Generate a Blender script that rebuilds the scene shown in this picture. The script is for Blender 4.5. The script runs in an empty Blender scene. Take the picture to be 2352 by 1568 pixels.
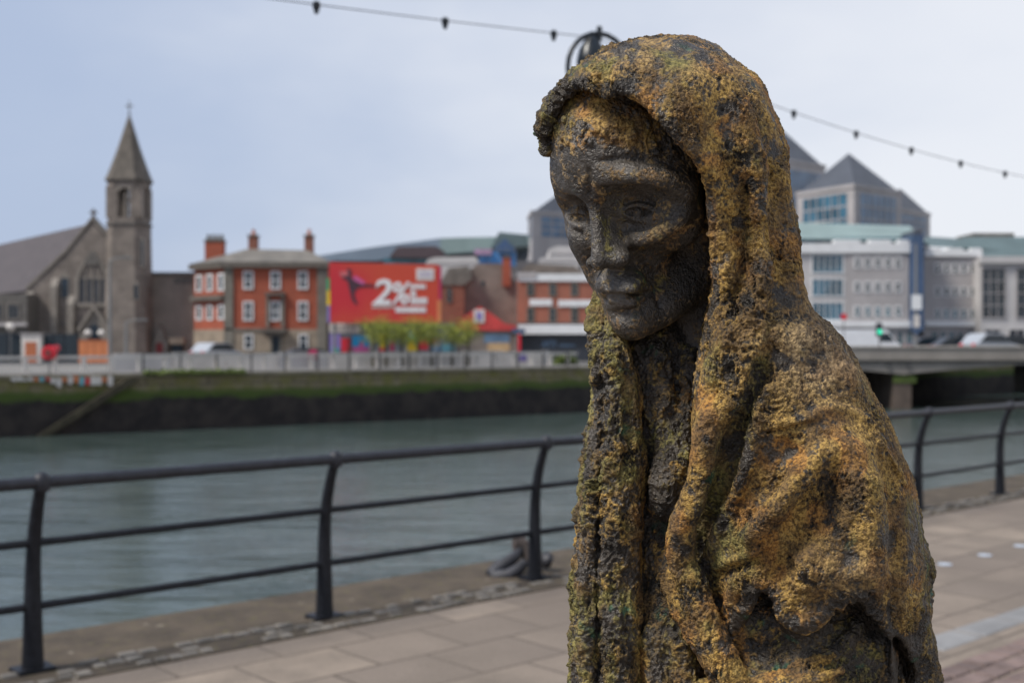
import bpy, math, random
import numpy as np
from mathutils import Vector, Matrix

R = math.radians
CAM_H = 1.7
FPX = 2720.0            # focal length in reference pixels (2352 wide frame)
CX, CY = 1176.0, 785.0  # principal column and horizon row
D0 = 1.2                # distance of the statue
S0 = D0 / FPX           # metres per reference pixel at the statue

# ---------------------------------------------------------------- signed distance sculpting kit
# The statue is sculpted as a volume (u right, v down, w away), then meshed and placed in metres.
class Vol:
    def __init__(s, lo, hi, h, cap=60.0):
        s.h = float(h); s.lo = np.array(lo, float); s.cap = cap
        s.n = [int(math.ceil((hi[i]-lo[i])/h))+1 for i in range(3)]
        s.ax = [(lo[i] + np.arange(s.n[i])*h).astype(np.float32) for i in range(3)]
        s.f = np.full(s.n, cap, np.float32)
    def win(s, lo, hi, pad):
        sl = []
        for i in range(3):
            a = int(max(0, math.floor((lo[i]-pad-s.lo[i])/s.h)))
            b = int(min(s.n[i], math.ceil((hi[i]+pad-s.lo[i])/s.h)+1))
            if b <= a: return None
            sl.append(slice(a, b))
        return tuple(sl)
    def grid(s, sl):
        return (s.ax[0][sl[0]][:, None, None], s.ax[1][sl[1]][None, :, None], s.ax[2][sl[2]][None, None, :])
    def apply(s, sl, d, op, k):
        a = s.f[sl]
        if op == 'add':
            if k > 0:
                h = np.maximum(k-np.abs(a-d), 0)/k
                r = np.minimum(a, d) - h*h*k*0.25
            else: r = np.minimum(a, d)
        elif op == 'sub':
            d = -d
            if k > 0:
                h = np.maximum(k-np.abs(a-d), 0)/k
                r = np.maximum(a, d) + h*h*k*0.25
            else: r = np.maximum(a, d)
        elif op == 'int':
            if k > 0:
                h = np.maximum(k-np.abs(a-d), 0)/k
                r = np.maximum(a, d) + h*h*k*0.25
            else: r = np.maximum(a, d)
        s.f[sl] = r
    def ell(s, c, r, axes=None, op='add', k=20.0):
        c = np.array(c, float); r = np.array(r, float)
        A = np.eye(3) if axes is None else np.array(axes, float)
        ext = np.sqrt(((A.T*r)**2).sum(1))
        sl = s.win(c-ext, c+ext, k+8 if op == 'sub' else max(k, 20)+20)
        if sl is None: return
        u, v, w = s.grid(sl)
        u = u-c[0]; v = v-c[1]; w = w-c[2]
        q0 = 0; q1 = 0
        for i in range(3):
            p = u*A[i][0]+v*A[i][1]+w*A[i][2]
            q0 = q0+(p/r[i])**2; q1 = q1+(p/(r[i]*r[i]))**2
        q0 = np.sqrt(q0); q1 = np.sqrt(q1)
        s.apply(sl, (q0*(q0-1)/np.maximum(q1, 1e-6)).astype(np.float32), op, k)
    def seg(s, a, b, ra, rb, op='add', k=12.0, flat=None):
        a = np.array(a, float); b = np.array(b, float)
        rm = max(ra, rb)
        sl = s.win(np.minimum(a, b)-rm, np.maximum(a, b)+rm, k+10)
        if sl is None: return
        u, v, w = s.grid(sl)
        ba = b-a; L = max(float(ba@ba), 1e-6)
        t = np.clip(((u-a[0])*ba[0]+(v-a[1])*ba[1]+(w-a[2])*ba[2])/L, 0, 1)
        d = np.sqrt((u-a[0]-t*ba[0])**2+(v-a[1]-t*ba[1])**2+(w-a[2]-t*ba[2])**2) - (ra+(rb-ra)*t)
        s.apply(sl, d.astype(np.float32), op, k)
    def chain(s, pts, op='add', k=12.0, smooth=True):
        # polyline of (u, v, w, radius), rounded through Catmull-Rom points; the chain is one shape
        P = np.array(pts, float)
        if smooth and len(P) > 2:
            Q = [P[0]]
            for i in range(len(P)-1):
                p0 = P[max(i-1, 0)]; p1 = P[i]; p2 = P[i+1]; p3 = P[min(i+2, len(P)-1)]
                for t in (1/3., 2/3., 1.0):
                    Q.append(0.5*((2*p1)+(-p0+p2)*t+(2*p0-5*p1+4*p2-p3)*t*t+(-p0+3*p1-3*p2+p3)*t**3))
            P = np.array(Q)
        rm = P[:, 3].max()
        sl = s.win(P[:, :3].min(0)-rm, P[:, :3].max(0)+rm, k+10)
        if sl is None: return
        sub = s.f[sl]; D = np.full(sub.shape, 1e3, np.float32)
        off = [x.start for x in sl]
        for i in range(len(P)-1):
            a, b = P[i, :3], P[i+1, :3]; ra, rb = P[i, 3], P[i+1, 3]; m = max(ra, rb)
            wl = s.win(np.minimum(a, b)-m, np.maximum(a, b)+m, k+10)
            if wl is None: continue
            u, v, w = s.grid(wl)
            ba = b-a; L = max(float(ba@ba), 1e-6)
            t = np.clip(((u-a[0])*ba[0]+(v-a[1])*ba[1]+(w-a[2])*ba[2])/L, 0, 1)
            d = np.sqrt((u-a[0]-t*ba[0])**2+(v-a[1]-t*ba[1])**2+(w-a[2]-t*ba[2])**2) - (ra+(rb-ra)*t)
            ll = tuple(slice(x.start-o, x.stop-o) for x, o in zip(wl, off))
            D[ll] = np.minimum(D[ll], d)
        s.apply(sl, D, op, k)
    def poly2d(s, pts, sl):
        u = s.ax[0][sl[0]][:, None]; v = s.ax[1][sl[1]][None, :]
        P = np.array(pts, float); n = len(P)
        d2 = np.full((u.shape[0], v.shape[1]), 1e12); ins = np.zeros(d2.shape, bool)
        for i in range(n):
            a = P[i]; b = P[(i+1) % n]; e = b-a
            t = np.clip(((u-a[0])*e[0]+(v-a[1])*e[1])/max(e@e, 1e-9), 0, 1)
            d2 = np.minimum(d2, (u-a[0]-t*e[0])**2+(v-a[1]-t*e[1])**2)
            c = ((a[1] > v) != (b[1] > v))
            if abs(e[1]) > 1e-9:
                ins ^= c & (u < (e[0]*(v-a[1])/e[1]+a[0]))
        return (np.sqrt(d2)*np.where(ins, -1, 1)).astype(np.float32)
    def prism(s, pts, w0, w1, op='int', k=20.0, tilt=(0, 0)):
        # closed outline in (u, v) given depth from w0 to w1
        full = tuple(slice(0, m) for m in s.n)
        if op != 'int':
            P = np.array(pts, float)
            full = s.win([P[:, 0].min(), P[:, 1].min(), w0], [P[:, 0].max(), P[:, 1].max(), w1], k+10)
            if full is None: return
        d2 = s.poly2d(pts, full)[:, :, None]
        u, v, w = s.grid(full)
        sh = tilt[0]*(u-P[:, 0].mean())+tilt[1]*(v-P[:, 1].mean()) if (tilt != (0, 0)) else 0
        dw = np.maximum(w0-(w-sh), (w-sh)-w1)
        d = np.where((d2 > 0) & (dw > 0), np.sqrt(np.maximum(d2, 0)**2+np.maximum(dw, 0)**2), np.maximum(d2, dw))
        s.apply(full, d.astype(np.float32), op, k)
    def front(s):
        # depth of the first surface met in each (u, v) column, blurred a little
        ins = s.f < 0
        z = s.lo[2]+ins.argmax(2)*s.h
        z = np.where(ins.any(2), z, np.nan)
        return z
    def on(s, M, pts, op='add', k=12.0, off=0.0):
        # a chain laid on surface M: points are (u, v, offset towards the viewer's side is negative, radius)
        P = np.array(pts, float); Q = [P[0]]
        for i in range(len(P)-1):
            p0 = P[max(i-1, 0)]; p1 = P[i]; p2 = P[i+1]; p3 = P[min(i+2, len(P)-1)]
            for t in (1/3., 2/3., 1.0):
                Q.append(0.5*((2*p1)+(-p0+p2)*t+(2*p0-5*p1+4*p2-p3)*t*t+(-p0+3*p1-3*p2+p3)*t**3))
        Q = np.array(Q)
        w = []
        for q in Q:
            i = int((q[0]-s.lo[0])/s.h); j = int((q[1]-s.lo[1])/s.h)
            a = M[max(i-2, 0):i+3, max(j-2, 0):j+3]
            w.append(np.nanmedian(a) if np.isfinite(a).any() else np.nan)
        w = np.array(w); ok = np.isfinite(w)
        if not ok.any(): return
        w = np.interp(np.arange(len(w)), np.where(ok)[0], w[ok])
        for _ in range(2): w = np.convolve(np.pad(w, 1, 'edge'), [.25, .5, .25], 'valid')
        Q[:, 2] += w+off; Q[:, 3] = np.maximum(Q[:, 3], 1.5)
        s.chain(Q, op, k, smooth=False)
    def mesh(s):
        # surface nets
        f = s.f; ins = f < 0
        nx, ny, nz = f.shape
        cnt = np.zeros((nx-1, ny-1, nz-1), np.int8)
        for i in (0, 1):
            for j in (0, 1):
                for l in (0, 1):
                    cnt += ins[i:nx-1+i, j:ny-1+j, l:nz-1+l]
        act = (cnt > 0) & (cnt < 8)
        I = np.argwhere(act)
        idx = np.full(act.shape, -1, np.int32); idx[act] = np.arange(len(I))
        acc = np.zeros((len(I), 3)); num = np.zeros(len(I))
        cs = [(i, j, l) for i in (0, 1) for j in (0, 1) for l in (0, 1)]
        val = {c: f[I[:, 0]+c[0], I[:, 1]+c[1], I[:, 2]+c[2]].astype(float) for c in cs}
        for a in cs:
            for ax in range(3):
                if a[ax]: continue
                b = list(a); b[ax] = 1; b = tuple(b)
                va, vb = val[a], val[b]; m = (va < 0) != (vb < 0)
                t = np.where(m, va/np.where(np.abs(va-vb) < 1e-9, 1e-9, va-vb), 0)
                p = np.zeros((len(I), 3))
                for q in range(3): p[:, q] = a[q]+(t if q == ax else 0)
                acc[m] += p[m]; num[m] += 1
        V = (I+acc/np.maximum(num, 1)[:, None])*s.h+s.lo
        F = []
        for ax in range(3):
            b = [slice(None)]*3; c = [slice(None)]*3
            b[ax] = slice(0, -1); c[ax] = slice(1, None)
            cr = ins[tuple(b)] != ins[tuple(c)]
            o1, o2 = [(1, 2), (2, 0), (0, 1)][ax]
            E = np.argwhere(cr)
            ok = (E[:, o1] > 0) & (E[:, o2] > 0) & (E[:, o1] < f.shape[o1]-1) & (E[:, o2] < f.shape[o2]-1)
            E = E[ok]
            fl = ins[tuple(b)][tuple(E.T)]
            def at(d1, d2):
                q = E.copy(); q[:, o1] -= d1; q[:, o2] -= d2
                return idx[q[:, 0], q[:, 1], q[:, 2]]
            q = np.stack([at(0, 0), at(1, 0), at(1, 1), at(0, 1)], 1)
            q[~fl] = q[~fl][:, ::-1]
            F.append(q)
        F = np.concatenate(F)
        F = F[(F >= 0).all(1)]
        return V, F

def h3(i, j, k, seed):
    x = (i.astype(np.uint32)*np.uint32(374761393) + j.astype(np.uint32)*np.uint32(668265263)
         + k.astype(np.uint32)*np.uint32(2246822519) + np.uint32(seed*97+13)*np.uint32(3266489917))
    x ^= x >> np.uint32(13); x *= np.uint32(1274126177); x ^= x >> np.uint32(16)
    x *= np.uint32(2246822519); x ^= x >> np.uint32(15)
    return (x & np.uint32(0xffffff)).astype(np.float64)/0xffffff
def vnoise(P, scale, seed=0):
    Q = P/scale; I = np.floor(Q).astype(np.int64); T = Q-I; T = T*T*T*(T*(T*6-15)+10)
    r = 0
    for a in (0, 1):
        for b in (0, 1):
            for c in (0, 1):
                w = (T[:, 0] if a else 1-T[:, 0])*(T[:, 1] if b else 1-T[:, 1])*(T[:, 2] if c else 1-T[:, 2])
                r = r+w*h3(I[:, 0]+a, I[:, 1]+b, I[:, 2]+c, seed)
    return r*2-1
def fbm(P, scale, octs=4, seed=0, gain=.5):
    r = 0; a = 1; t = 0
    for o in range(octs):
        r = r+a*vnoise(P+o*17.3, scale/2**o, seed+o); t += a; a *= gain
    return r/t
def blobs(P, cell, seed, prob=.5, rad=.45):
    # rounded lumps on a jittered lattice: 0 outside, 1 at a lump's centre
    Q = P/cell; I = np.floor(Q).astype(np.int64); best = np.zeros(len(P))
    for a in (-1, 0, 1):
        for b in (-1, 0, 1):
            for c in (-1, 0, 1):
                J = I+np.array([a, b, c])
                g = [h3(J[:, 0], J[:, 1], J[:, 2], seed+s) for s in range(5)]
                ctr = J+np.stack(g[:3], 1)
                d = np.sqrt(((Q-ctr)**2).sum(1))
                r = rad*(.5+.7*g[4])
                h = np.clip(1-(d/r)**2, 0, 1)*(g[3] < prob)
                best = np.maximum(best, h)
    return best
def to_world(V):
    k = (FPX+V[:, 2])/FPX
    X = (V[:, 0]-CX)*k*S0; Z = CAM_H-(V[:, 1]-CY)*k*S0; Y = (FPX+V[:, 2])*S0
    return np.stack([X, Y, Z], 1)
def normals(V, F):
    A = V[F[:, 2]]-V[F[:, 0]]; B = V[F[:, 3]]-V[F[:, 1]]
    n = np.cross(A, B); N = np.zeros_like(V)
    for i in range(4):
        for q in range(3): N[:, q] += np.bincount(F[:, i], n[:, q], len(V))
    return N/np.maximum(np.linalg.norm(N, axis=1), 1e-9)[:, None]
def subdiv(V, F):
    # linear split of each quad in four
    E = np.concatenate([F[:, [0, 1]], F[:, [1, 2]], F[:, [2, 3]], F[:, [3, 0]]])
    Es = np.sort(E, 1); key = Es[:, 0].astype(np.int64)*len(V)+Es[:, 1]
    uk, inv = np.unique(key, return_inverse=True)
    a = uk//len(V); b = uk % len(V)
    VE = (V[a]+V[b])/2; VF = V[F].mean(1); n = len(F); o = len(V)
    e = [inv[i*n:(i+1)*n]+o for i in range(4)]; c = np.arange(n)+o+len(VE)
    NF = np.concatenate([np.stack([F[:, 0], e[0], c, e[3]], 1), np.stack([e[0], F[:, 1], e[1], c], 1),
                         np.stack([c, e[1], F[:, 2], e[2]], 1), np.stack([e[3], c, e[2], F[:, 3]], 1)])
    return np.concatenate([V, VE, VF]), NF
def relax(V, F, n=1, lam=.5):
    E = np.concatenate([F[:, [0, 1]], F[:, [1, 2]], F[:, [2, 3]], F[:, [3, 0]]])
    for _ in range(n):
        S = np.zeros_like(V); c = np.bincount(E[:, 0], minlength=len(V)).astype(float)
        for q in range(3): S[:, q] = np.bincount(E[:, 0], V[E[:, 1], q], len(V))
        V = V+lam*(S/np.maximum(c, 1)[:, None]-V)
    return V
def np_mesh(name, V, F, mat=None, parent=None, attrs=None, smooth=True):
    me = bpy.data.meshes.new(name)
    me.vertices.add(len(V)); me.vertices.foreach_set('co', V.astype(np.float32).ravel())
    me.loops.add(F.size); me.loops.foreach_set('vertex_index', F.astype(np.int32).ravel())
    me.polygons.add(len(F)); me.polygons.foreach_set('loop_start', np.arange(0, F.size, F.shape[1], dtype=np.int32))
    me.polygons.foreach_set('loop_total', np.full(len(F), F.shape[1], np.int32))
    me.polygons.foreach_set('use_smooth', np.full(len(F), smooth))
    me.update(calc_edges=True)
    for k, a in (attrs or {}).items():
        at = me.attributes.new(k, 'FLOAT', 'POINT'); at.data.foreach_set('value', a.astype(np.float32))
    if mat: me.materials.append(mat)
    o = bpy.data.objects.new(name, me); bpy.context.scene.collection.objects.link(o)
    if parent:
        o.parent = parent; o.matrix_parent_inverse = Matrix.Translation(-parent.location)
    return o

# ---------------------------------------------------------------- the statue
yaw, pit = R(42), R(18)
HF = np.array([-math.sin(yaw)*math.cos(pit), math.sin(pit), -math.cos(yaw)*math.cos(pit)])   # face forward
HR = np.array([math.cos(yaw), 0, -math.sin(yaw)])                                              # towards her left
HU = np.cross(HR, HF); HU = -HU if HU[1] > 0 else HU
HA = [HR, HU, HF]
E0 = np.array([1398, 489, -116.])
def L(u, v, f):
    w = E0[2]+(HF[0]*(u-E0[0])+HF[1]*(v-E0[1])-f)/(-HF[2])
    return [u, v, w]
def Lr(u, v, f, r): return L(u, v, f)+[r]

def build_head(h=3.0):
    g = Vol((1215, 130, -330), (1720, 960, 330), h)
    e = lambda c, r, op='add', k=25: g.ell(c, r, HA, op, k)
    e((1462, 318, 0), (176, 205, 226))
    e(L(1440, 560, -112), (116, 165, 118), k=40)             # mid face
    e(L(1500, 420, -120), (130, 120, 100), k=50)             # temples
    e(L(1454, 684, -56), (64, 76, 76), k=40)                 # mouth block
    g.chain([Lr(1461, 738, -8, 33), Lr(1505, 722, -60, 34), Lr(1560, 680, -130, 42), Lr(1605, 600, -210, 50), Lr(1615, 480, -250, 60)], k=50)  # near jaw
    g.chain([Lr(1445, 735, -8, 30), Lr(1430, 700, -110, 36), Lr(1400, 600, -190, 40)], k=45)
    e(L(1548, 530, -104), (60, 44, 56), k=60)                # near cheekbone
    g.chain([Lr(1472, 556, -30, 26), Lr(1520, 530, -52, 28), Lr(1575, 500, -100, 32)], k=45)
    e(L(1345, 545, -32), (36, 46, 38), k=40)                 # far cheekbone
    # brow ridges
    g.chain([Lr(1360, 414, 4, 24), Lr(1400, 400, 8, 25), Lr(1460, 402, 0, 25), Lr(1520, 412, -34, 26), Lr(1570, 440, -85, 30)], k=34)
    g.chain([Lr(1347, 420, 6, 21), Lr(1320, 420, 4, 22), Lr(1298, 428, -16, 23), Lr(1294, 452, -34, 20), Lr(1308, 485, -50, 16), Lr(1322, 530, -52, 20)], k=30)
    e(L(1298, 400, -14), (28, 40, 30), k=30)
    e(L(1364, 432, 4), (26, 30, 24), k=30)
    # eye sockets
    e(L(1460, 468, 10), (72, 36, 58), 'sub', 22)
    e(L(1406, 474, 34), (30, 32, 54), 'sub', 20)
    e(L(1424, 508, 28), (32, 30, 32), 'sub', 34)
    e(L(1328, 484, 16), (42, 36, 56), 'sub', 20)
    # cheek hollow
    e(L(1550, 630, 0), (64, 62, 62), 'sub', 60)
    e(L(1352, 620, 30), (22, 40, 40), 'sub', 30)
    # nose
    g.chain([Lr(1362, 452, 10, 16), Lr(1368, 490, 24, 14), Lr(1372, 545, 46, 13), Lr(1376, 592, 57, 19)], k=14)
    g.chain([Lr(1378, 500, 2, 20), Lr(1396, 560, 12, 32), Lr(1408, 590, 20, 30)], k=26)
    e(L(1376, 604, 58), (18, 18, 20), k=10)
    e(L(1428, 596, 22), (24, 17, 24), k=22)                  # near wing
    e(L(1360, 604, 30), (11, 14, 18), k=14)
    e(L(1408, 626, 34), (20, 9, 14), 'sub', 10)              # nostril
    # mouth
    e(L(1424, 650, 2), (64, 30, 42), k=26)
    e(L(1402, 650, 15), (24, 22, 20), k=28)
    e(L(1430, 664, 19), (44, 8, 18), k=20)
    e(L(1428, 700, 16), (42, 13, 20), k=20)
    e(L(1444, 725, 36), (36, 8, 14), 'sub', 22)              # under the lower lip
    e(L(1452, 746, 4), (28, 26, 30), k=24)                   # chin
    e(L(1396, 640, 44), (6, 16, 6), 'sub', 10)
    M = g.front()
    g.on(M, [(1386, 678, 0, 4), (1404, 677, -1, 8), (1428, 677, 0, 11), (1452, 677, 0, 11.5), (1478, 676, 0, 10), (1502, 676, 2, 5)], 'sub', 4)
    g.on(M, [(1396, 668, 2, 5), (1420, 668, 1, 5), (1450, 668, 1, 5), (1486, 662, 2, 4)], k=8)
    g.on(M, [(1404, 690, 2, 6), (1425, 692, 1, 7), (1450, 690, 1, 7), (1478, 682, 2, 5)], k=10)
    # nasolabial fold and cheek creases
    g.on(M, [(1464, 604, 0, 4), (1490, 628, 0, 6), (1512, 655, 0, 5)], 'sub', 22)
    g.on(M, [(1474, 552, 2, 12), (1515, 534, 0, 18), (1560, 506, 0, 18)], k=36)
    g.on(M, [(1486, 584, 0, 14), (1540, 568, 0, 20), (1590, 540, 0, 18)], 'sub', 50)
    g.on(M, [(1352, 392, 0, 3), (1354, 420, 0, 5), (1352, 446, 0, 4)], 'sub', 12)
    g.on(M, [(1380, 440, 0, 4), (1410, 432, 0, 7), (1460, 430, 0, 8), (1520, 440, 0, 7)], 'sub', 16)
    g.on(M, [(1502, 674, 0, 3), (1512, 688, 0, 5), (1514, 704, 0, 3)], 'sub', 14)
    g.on(M, [(1380, 372, 0, 3), (1440, 364, 0, 4), (1500, 372, 0, 3)], 'sub', 14)
    # eyes
    e(L(1470, 489, -54), (34, 26, 30), k=4)
    e(L(1331, 504, -48), (29, 24, 30), k=4)
    M = g.front()
    g.on(M, [(1436, 484, 0, 4), (1448, 475, 0, 6.5), (1468, 471, -1, 8), (1490, 477, -1, 8), (1512, 491, 0, 6)], k=7)
    g.on(M, [(1438, 490, 0, 4), (1455, 501, 0, 5), (1474, 505, 0, 5.5), (1494, 500, 0, 5), (1510, 492, 0, 4)], k=10)
    g.on(M, [(1351, 500, 0, 3.5), (1340, 488, 0, 5.5), (1323, 484, -1, 7), (1309, 490, 0, 5.5), (1302, 501, 0, 3.5)], k=8)
    g.on(M, [(1352, 504, 0, 3.5), (1343, 518, 0, 4.5), (1328, 522, 0, 5), (1312, 513, 0, 4), (1303, 502, 0, 3.5)], k=10)
    g.on(M, [(1434, 468, 0, 3), (1450, 460, 0, 5), (1474, 458, 0, 6), (1504, 470, 0, 4)], 'sub', 10)
    g.on(M, [(1443, 488, 0, 7), (1461, 488, 1, 11), (1482, 490, 1, 10), (1501, 492, 0, 6)], 'sub', 3)
    e(L(1466, 490, -30), (12, 11, 12), k=3)
    g.on(M, [(1312, 502, 0, 6), (1328, 503, 1, 10), (1344, 504, 0, 7)], 'sub', 3)
    e(L(1328, 505, -27), (10, 9, 11), k=3)
    g.on(M, [(1440, 518, 0, 4), (1478, 526, 0, 6), (1518, 508, 0, 5)], 'sub', 14)
    g.on(M, [(1314, 530, 0, 3), (1334, 538, 0, 5)], 'sub', 12)
    # neck
    g.chain([(1610, 640, 120, 90), (1620, 800, 120, 84), (1640, 940, 110, 95)], k=40)
    # hair lumps on the brow
    rnd = random.Random(4)
    for (u, v) in [(1300, 278), (1318, 283), (1343, 292), (1362, 302), (1384, 305), (1345, 286), (1375, 300), (1268, 312), (1292, 316), (1303, 322),
                   (1262, 345), (1268, 340), (1275, 360), (1255, 372), (1258, 380), (1345, 320), (1338, 308), (1360, 330), (1410, 318), (1445, 318), (1455, 312), (1450, 308),
                   (1498, 330), (1506, 338), (1503, 352), (1543, 345), (1550, 350), (1540, 366), (1420, 268), (1412, 288), (1475, 262), (1468, 268), (1484, 270), (1492, 282), (1288, 338), (1284, 334)]:
        for _ in range(2):
            uu, vv = u+rnd.uniform(-4, 4), v+rnd.uniform(-4, 4)
            # drop the lump onto the surface
            best = None
            iu = int((uu-g.lo[0])/h); iv = int((vv-g.lo[1])/h)
            col = g.f[iu, iv]; z = np.where(col < 0)[0]
            if len(z): 
                w = g.lo[2]+z[0]*h; g.ell((uu, vv, w+1), (rnd.uniform(5, 8), rnd.uniform(5, 10), 8), None, 'add', 3)
    return g

OUT = [(1236, 300), (1240, 262), (1254, 226), (1276, 196), (1302, 172), (1340, 140), (1385, 116), (1430, 92), (1480, 82), (1540, 73), (1580, 76), (1612, 86),
       (1650, 104), (1682, 136), (1712, 158), (1740, 180), (1760, 210), (1778, 248), (1790, 275), (1803, 305), (1812, 350), (1817, 400), (1824, 460), (1834, 520), (1846, 590),
       (1858, 640), (1874, 676), (1898, 706), (1926, 728), (1950, 758), (1972, 790), (1986, 830), (2010, 884), (2034, 932), (2056, 985), (2076, 1035), (2100, 1080), (2116, 1125),
       (2126, 1190), (2128, 1250), (2144, 1320), (2138, 1380), (2136, 1430), (2148, 1480), (2156, 1530), (2160, 1640),
       (1290, 1640), (1303, 1540), (1305, 1400), (1309, 1290), (1322, 1200), (1324, 1080), (1335, 1000), (1340, 930), (1346, 860), (1345, 780), (1352, 700), (1354, 640), (1352, 600),
       (1300, 480), (1262, 400), (1248, 352)]
RIM = [(1254, 352), (1258, 303), (1267, 262), (1298, 219), (1330, 192), (1357, 194), (1392, 208), (1424, 208), (1450, 214), (1472, 230), (1495, 255), (1530, 288), (1565, 328),
       (1597, 360), (1622, 398), (1630, 440), (1634, 500), (1640, 570), (1641, 640), (1634, 706), (1616, 775), (1606, 810), (1604, 860), (1592, 905),
       (1486, 1000), (1480, 900), (1462, 810), (1425, 745), (1392, 690), (1362, 640), (1330, 590), (1240, 500), (1200, 400)]
def build_shawl(h=4.0):
    g = Vol((1200, 40, -430), (2200, 1660, 470), h)
    e = lambda c, r, op='add', k=40, ax=None: g.ell(c, r, ax, op, k)
    # hood over the head
    e((1500, 330, -10), (272, 262, 300)); e((1590, 330, 60), (240, 268, 290)); e((1650, 480, 70), (196, 330, 270), k=60)
    g.chain([(1300, 262, -60, 78), (1420, 190, -160, 92), (1540, 240, -190, 110)], k=40)
    # near side curtain falling from the hood to the shoulder
    g.chain([(1690, 420, -120, 80), (1720, 600, -120, 90), (1730, 760, -130, 100), (1760, 900, -120, 130)], k=60)
    # shoulders and upper arm
    e((1800, 960, 20), (205, 260, 260), k=80)
    e((1860, 1180, -20), (262, 330, 270), k=80)
    e((1900, 1360, 30), (255, 330, 270), k=80)
    e((1680, 1000, 120), (300, 300, 240), k=80)              # back and far shoulder
    e((1600, 1350, 150), (300, 420, 210), k=80)
    # far curtain bundle on the left
    g.chain([(1378, 600, 60, 26), (1385, 690, 40, 34), (1392, 800, 10, 46), (1395, 950, -10, 52), (1385, 1150, -20, 56), (1372, 1350, -20, 58), (1360, 1640, -20, 60)], k=30)
    g.chain([(1400, 700, 10, 24), (1420, 850, -30, 38), (1432, 1000, -45, 40), (1432, 1200, -50, 44), (1430, 1400, -50, 46), (1425, 1640, -50, 48)], k=18)
    g.chain([(1352, 860, 40, 24), (1345, 980, 30, 28), (1345, 1100, 20, 34), (1335, 1250, 20, 34), (1330, 1400, 20, 36), (1325, 1640, 20, 40)], k=14)
    e((1300, 420, 60), (60, 100, 60), k=20)
    # outline: trims the masses to the cloak's edge
    g.prism(OUT, -900, 900, 'int', 70)
    A = g.front()
    # hollow of the hood and the opening down the chest
    g.prism(RIM, -700, 150, 'sub', 22)
    e((1500, 400, 20), (210, 215, 235), 'sub', 20, HA)
    g.prism([(1482, 860), (1600, 880), (1590, 960), (1596, 1060), (1585, 1140), (1545, 1195), (1560, 1270), (1620, 1400), (1680, 1580), (1700, 1660), (1482, 1660), (1482, 1420), (1474, 1230), (1486, 1100), (1476, 980)], -700, 30, 'sub', 24)
    B = g.front()
    # rolled rim of the hood
    g.on(A, [(1247, 344, 0, 8), (1246, 300, 0, 9), (1258, 256, 0, 9), (1288, 214, 0, 9), (1326, 184, 4, 10), (1362, 186, 4, 10), (1396, 198, 4, 10), (1430, 200, 4, 10), (1478, 219, 6, 11),
             (1520, 262, 6, 11), (1556, 304, 6, 11), (1598, 347, 6, 12), (1626, 392, 6, 12), (1642, 450, 8, 11), (1647, 560, 8, 11), (1651, 650, 8, 12), (1644, 720, 8, 13), (1630, 790, 6, 20), (1620, 850, 6, 22), (1612, 900, 6, 20)], k=26)
    g.on(B, [(1640, 480, 0, 9), (1664, 560, 0, 12), (1672, 640, 0, 12), (1660, 720, 0, 14), (1656, 790, 0, 18)], k=20)
    # near curtain band, lit fold that runs from the hood edge down the chest
    g.on(B, [(1694, 700, 8, 22), (1684, 770, 4, 34), (1662, 830, 2, 40), (1640, 910, 6, 40), (1634, 1000, 0, 38), (1632, 1090, -4, 36)], k=20)
    g.chain([(1634, 960, -215, 36), (1622, 1040, -205, 38), (1616, 1100, -195, 36), (1596, 1160, -180, 34), (1566, 1220, -160, 34), (1568, 1290, -140, 32), (1590, 1350, -130, 22)], k=24)
    g.on(B, [(1735, 540, 4, 16), (1745, 600, 2, 24), (1742, 680, 0, 27), (1728, 790, 0, 30), (1702, 870, 0, 28), (1686, 950, 0, 22)], k=34)
    g.on(B, [(1790, 420, 6, 20), (1806, 520, 4, 26), (1816, 640, 4, 28), (1840, 740, 10, 26)], k=44)
    g.on(B, [(1560, 110, 6, 16), (1640, 170, 4, 24), (1700, 270, 4, 28), (1730, 380, 4, 28), (1736, 480, 4, 24)], k=50)
    g.on(B, [(1640, 110, 0, 10), (1708, 200, 0, 16), (1756, 320, 0, 18), (1772, 450, 0, 16), (1776, 560, 0, 12)], 'sub', 50)
    # grooves
    g.on(B, [(1742, 870, 4, 10), (1722, 940, -2, 26), (1700, 1010, -2, 34), (1680, 1090, -2, 38), (1652, 1170, 0, 36), (1626, 1230, 0, 30), (1606, 1300, 0, 24)], 'sub', 30)
    g.on(B, [(1788, 560, 0, 10), (1782, 640, 0, 16), (1776, 720, 0, 20), (1760, 800, 0, 20), (1748, 880, 0, 16)], 'sub', 30)
    g.on(B, [(1712, 430, -4, 6), (1706, 520, -2, 12), (1710, 600, -2, 14), (1694, 670, -2, 12), (1690, 730, -4, 8)], 'sub', 34)
    C = g.front()
    # front edge of the cape over the arm
    g.on(B, [(1764, 900, 6, 10), (1742, 970, 6, 14), (1722, 1044, 6, 15), (1700, 1117, 6, 15), (1660, 1205, 6, 15), (1636, 1260, 6, 15), (1618, 1310, 6, 15)], k=24)
    # folds across the arm
    g.on(C, [(1930, 1110, -16, 28), (1860, 1180, -18, 42), (1800, 1260, -14, 28)], 'sub', 70)
    g.on(C, [(1800, 1040, -8, 26), (1760, 1110, -8, 30), (1710, 1180, -8, 24)], 'sub', 56)
    g.on(C, [(1893, 1040, 0, 10), (1836, 1106, -8, 20), (1776, 1176, -10, 24), (1726, 1230, -4, 18)], k=34)
    g.on(C, [(1950, 1040, 2, 22), (1990, 1160, -2, 30), (2000, 1300, -2, 28)], k=60)
    g.on(C, [(1700, 1330, 0, 16), (1690, 1400, 0, 20), (1676, 1470, 2, 16)], k=30)
    g.on(C, [(1800, 1300, -4, 20), (1780, 1330, -4, 18)], 'sub', 50)
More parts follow.
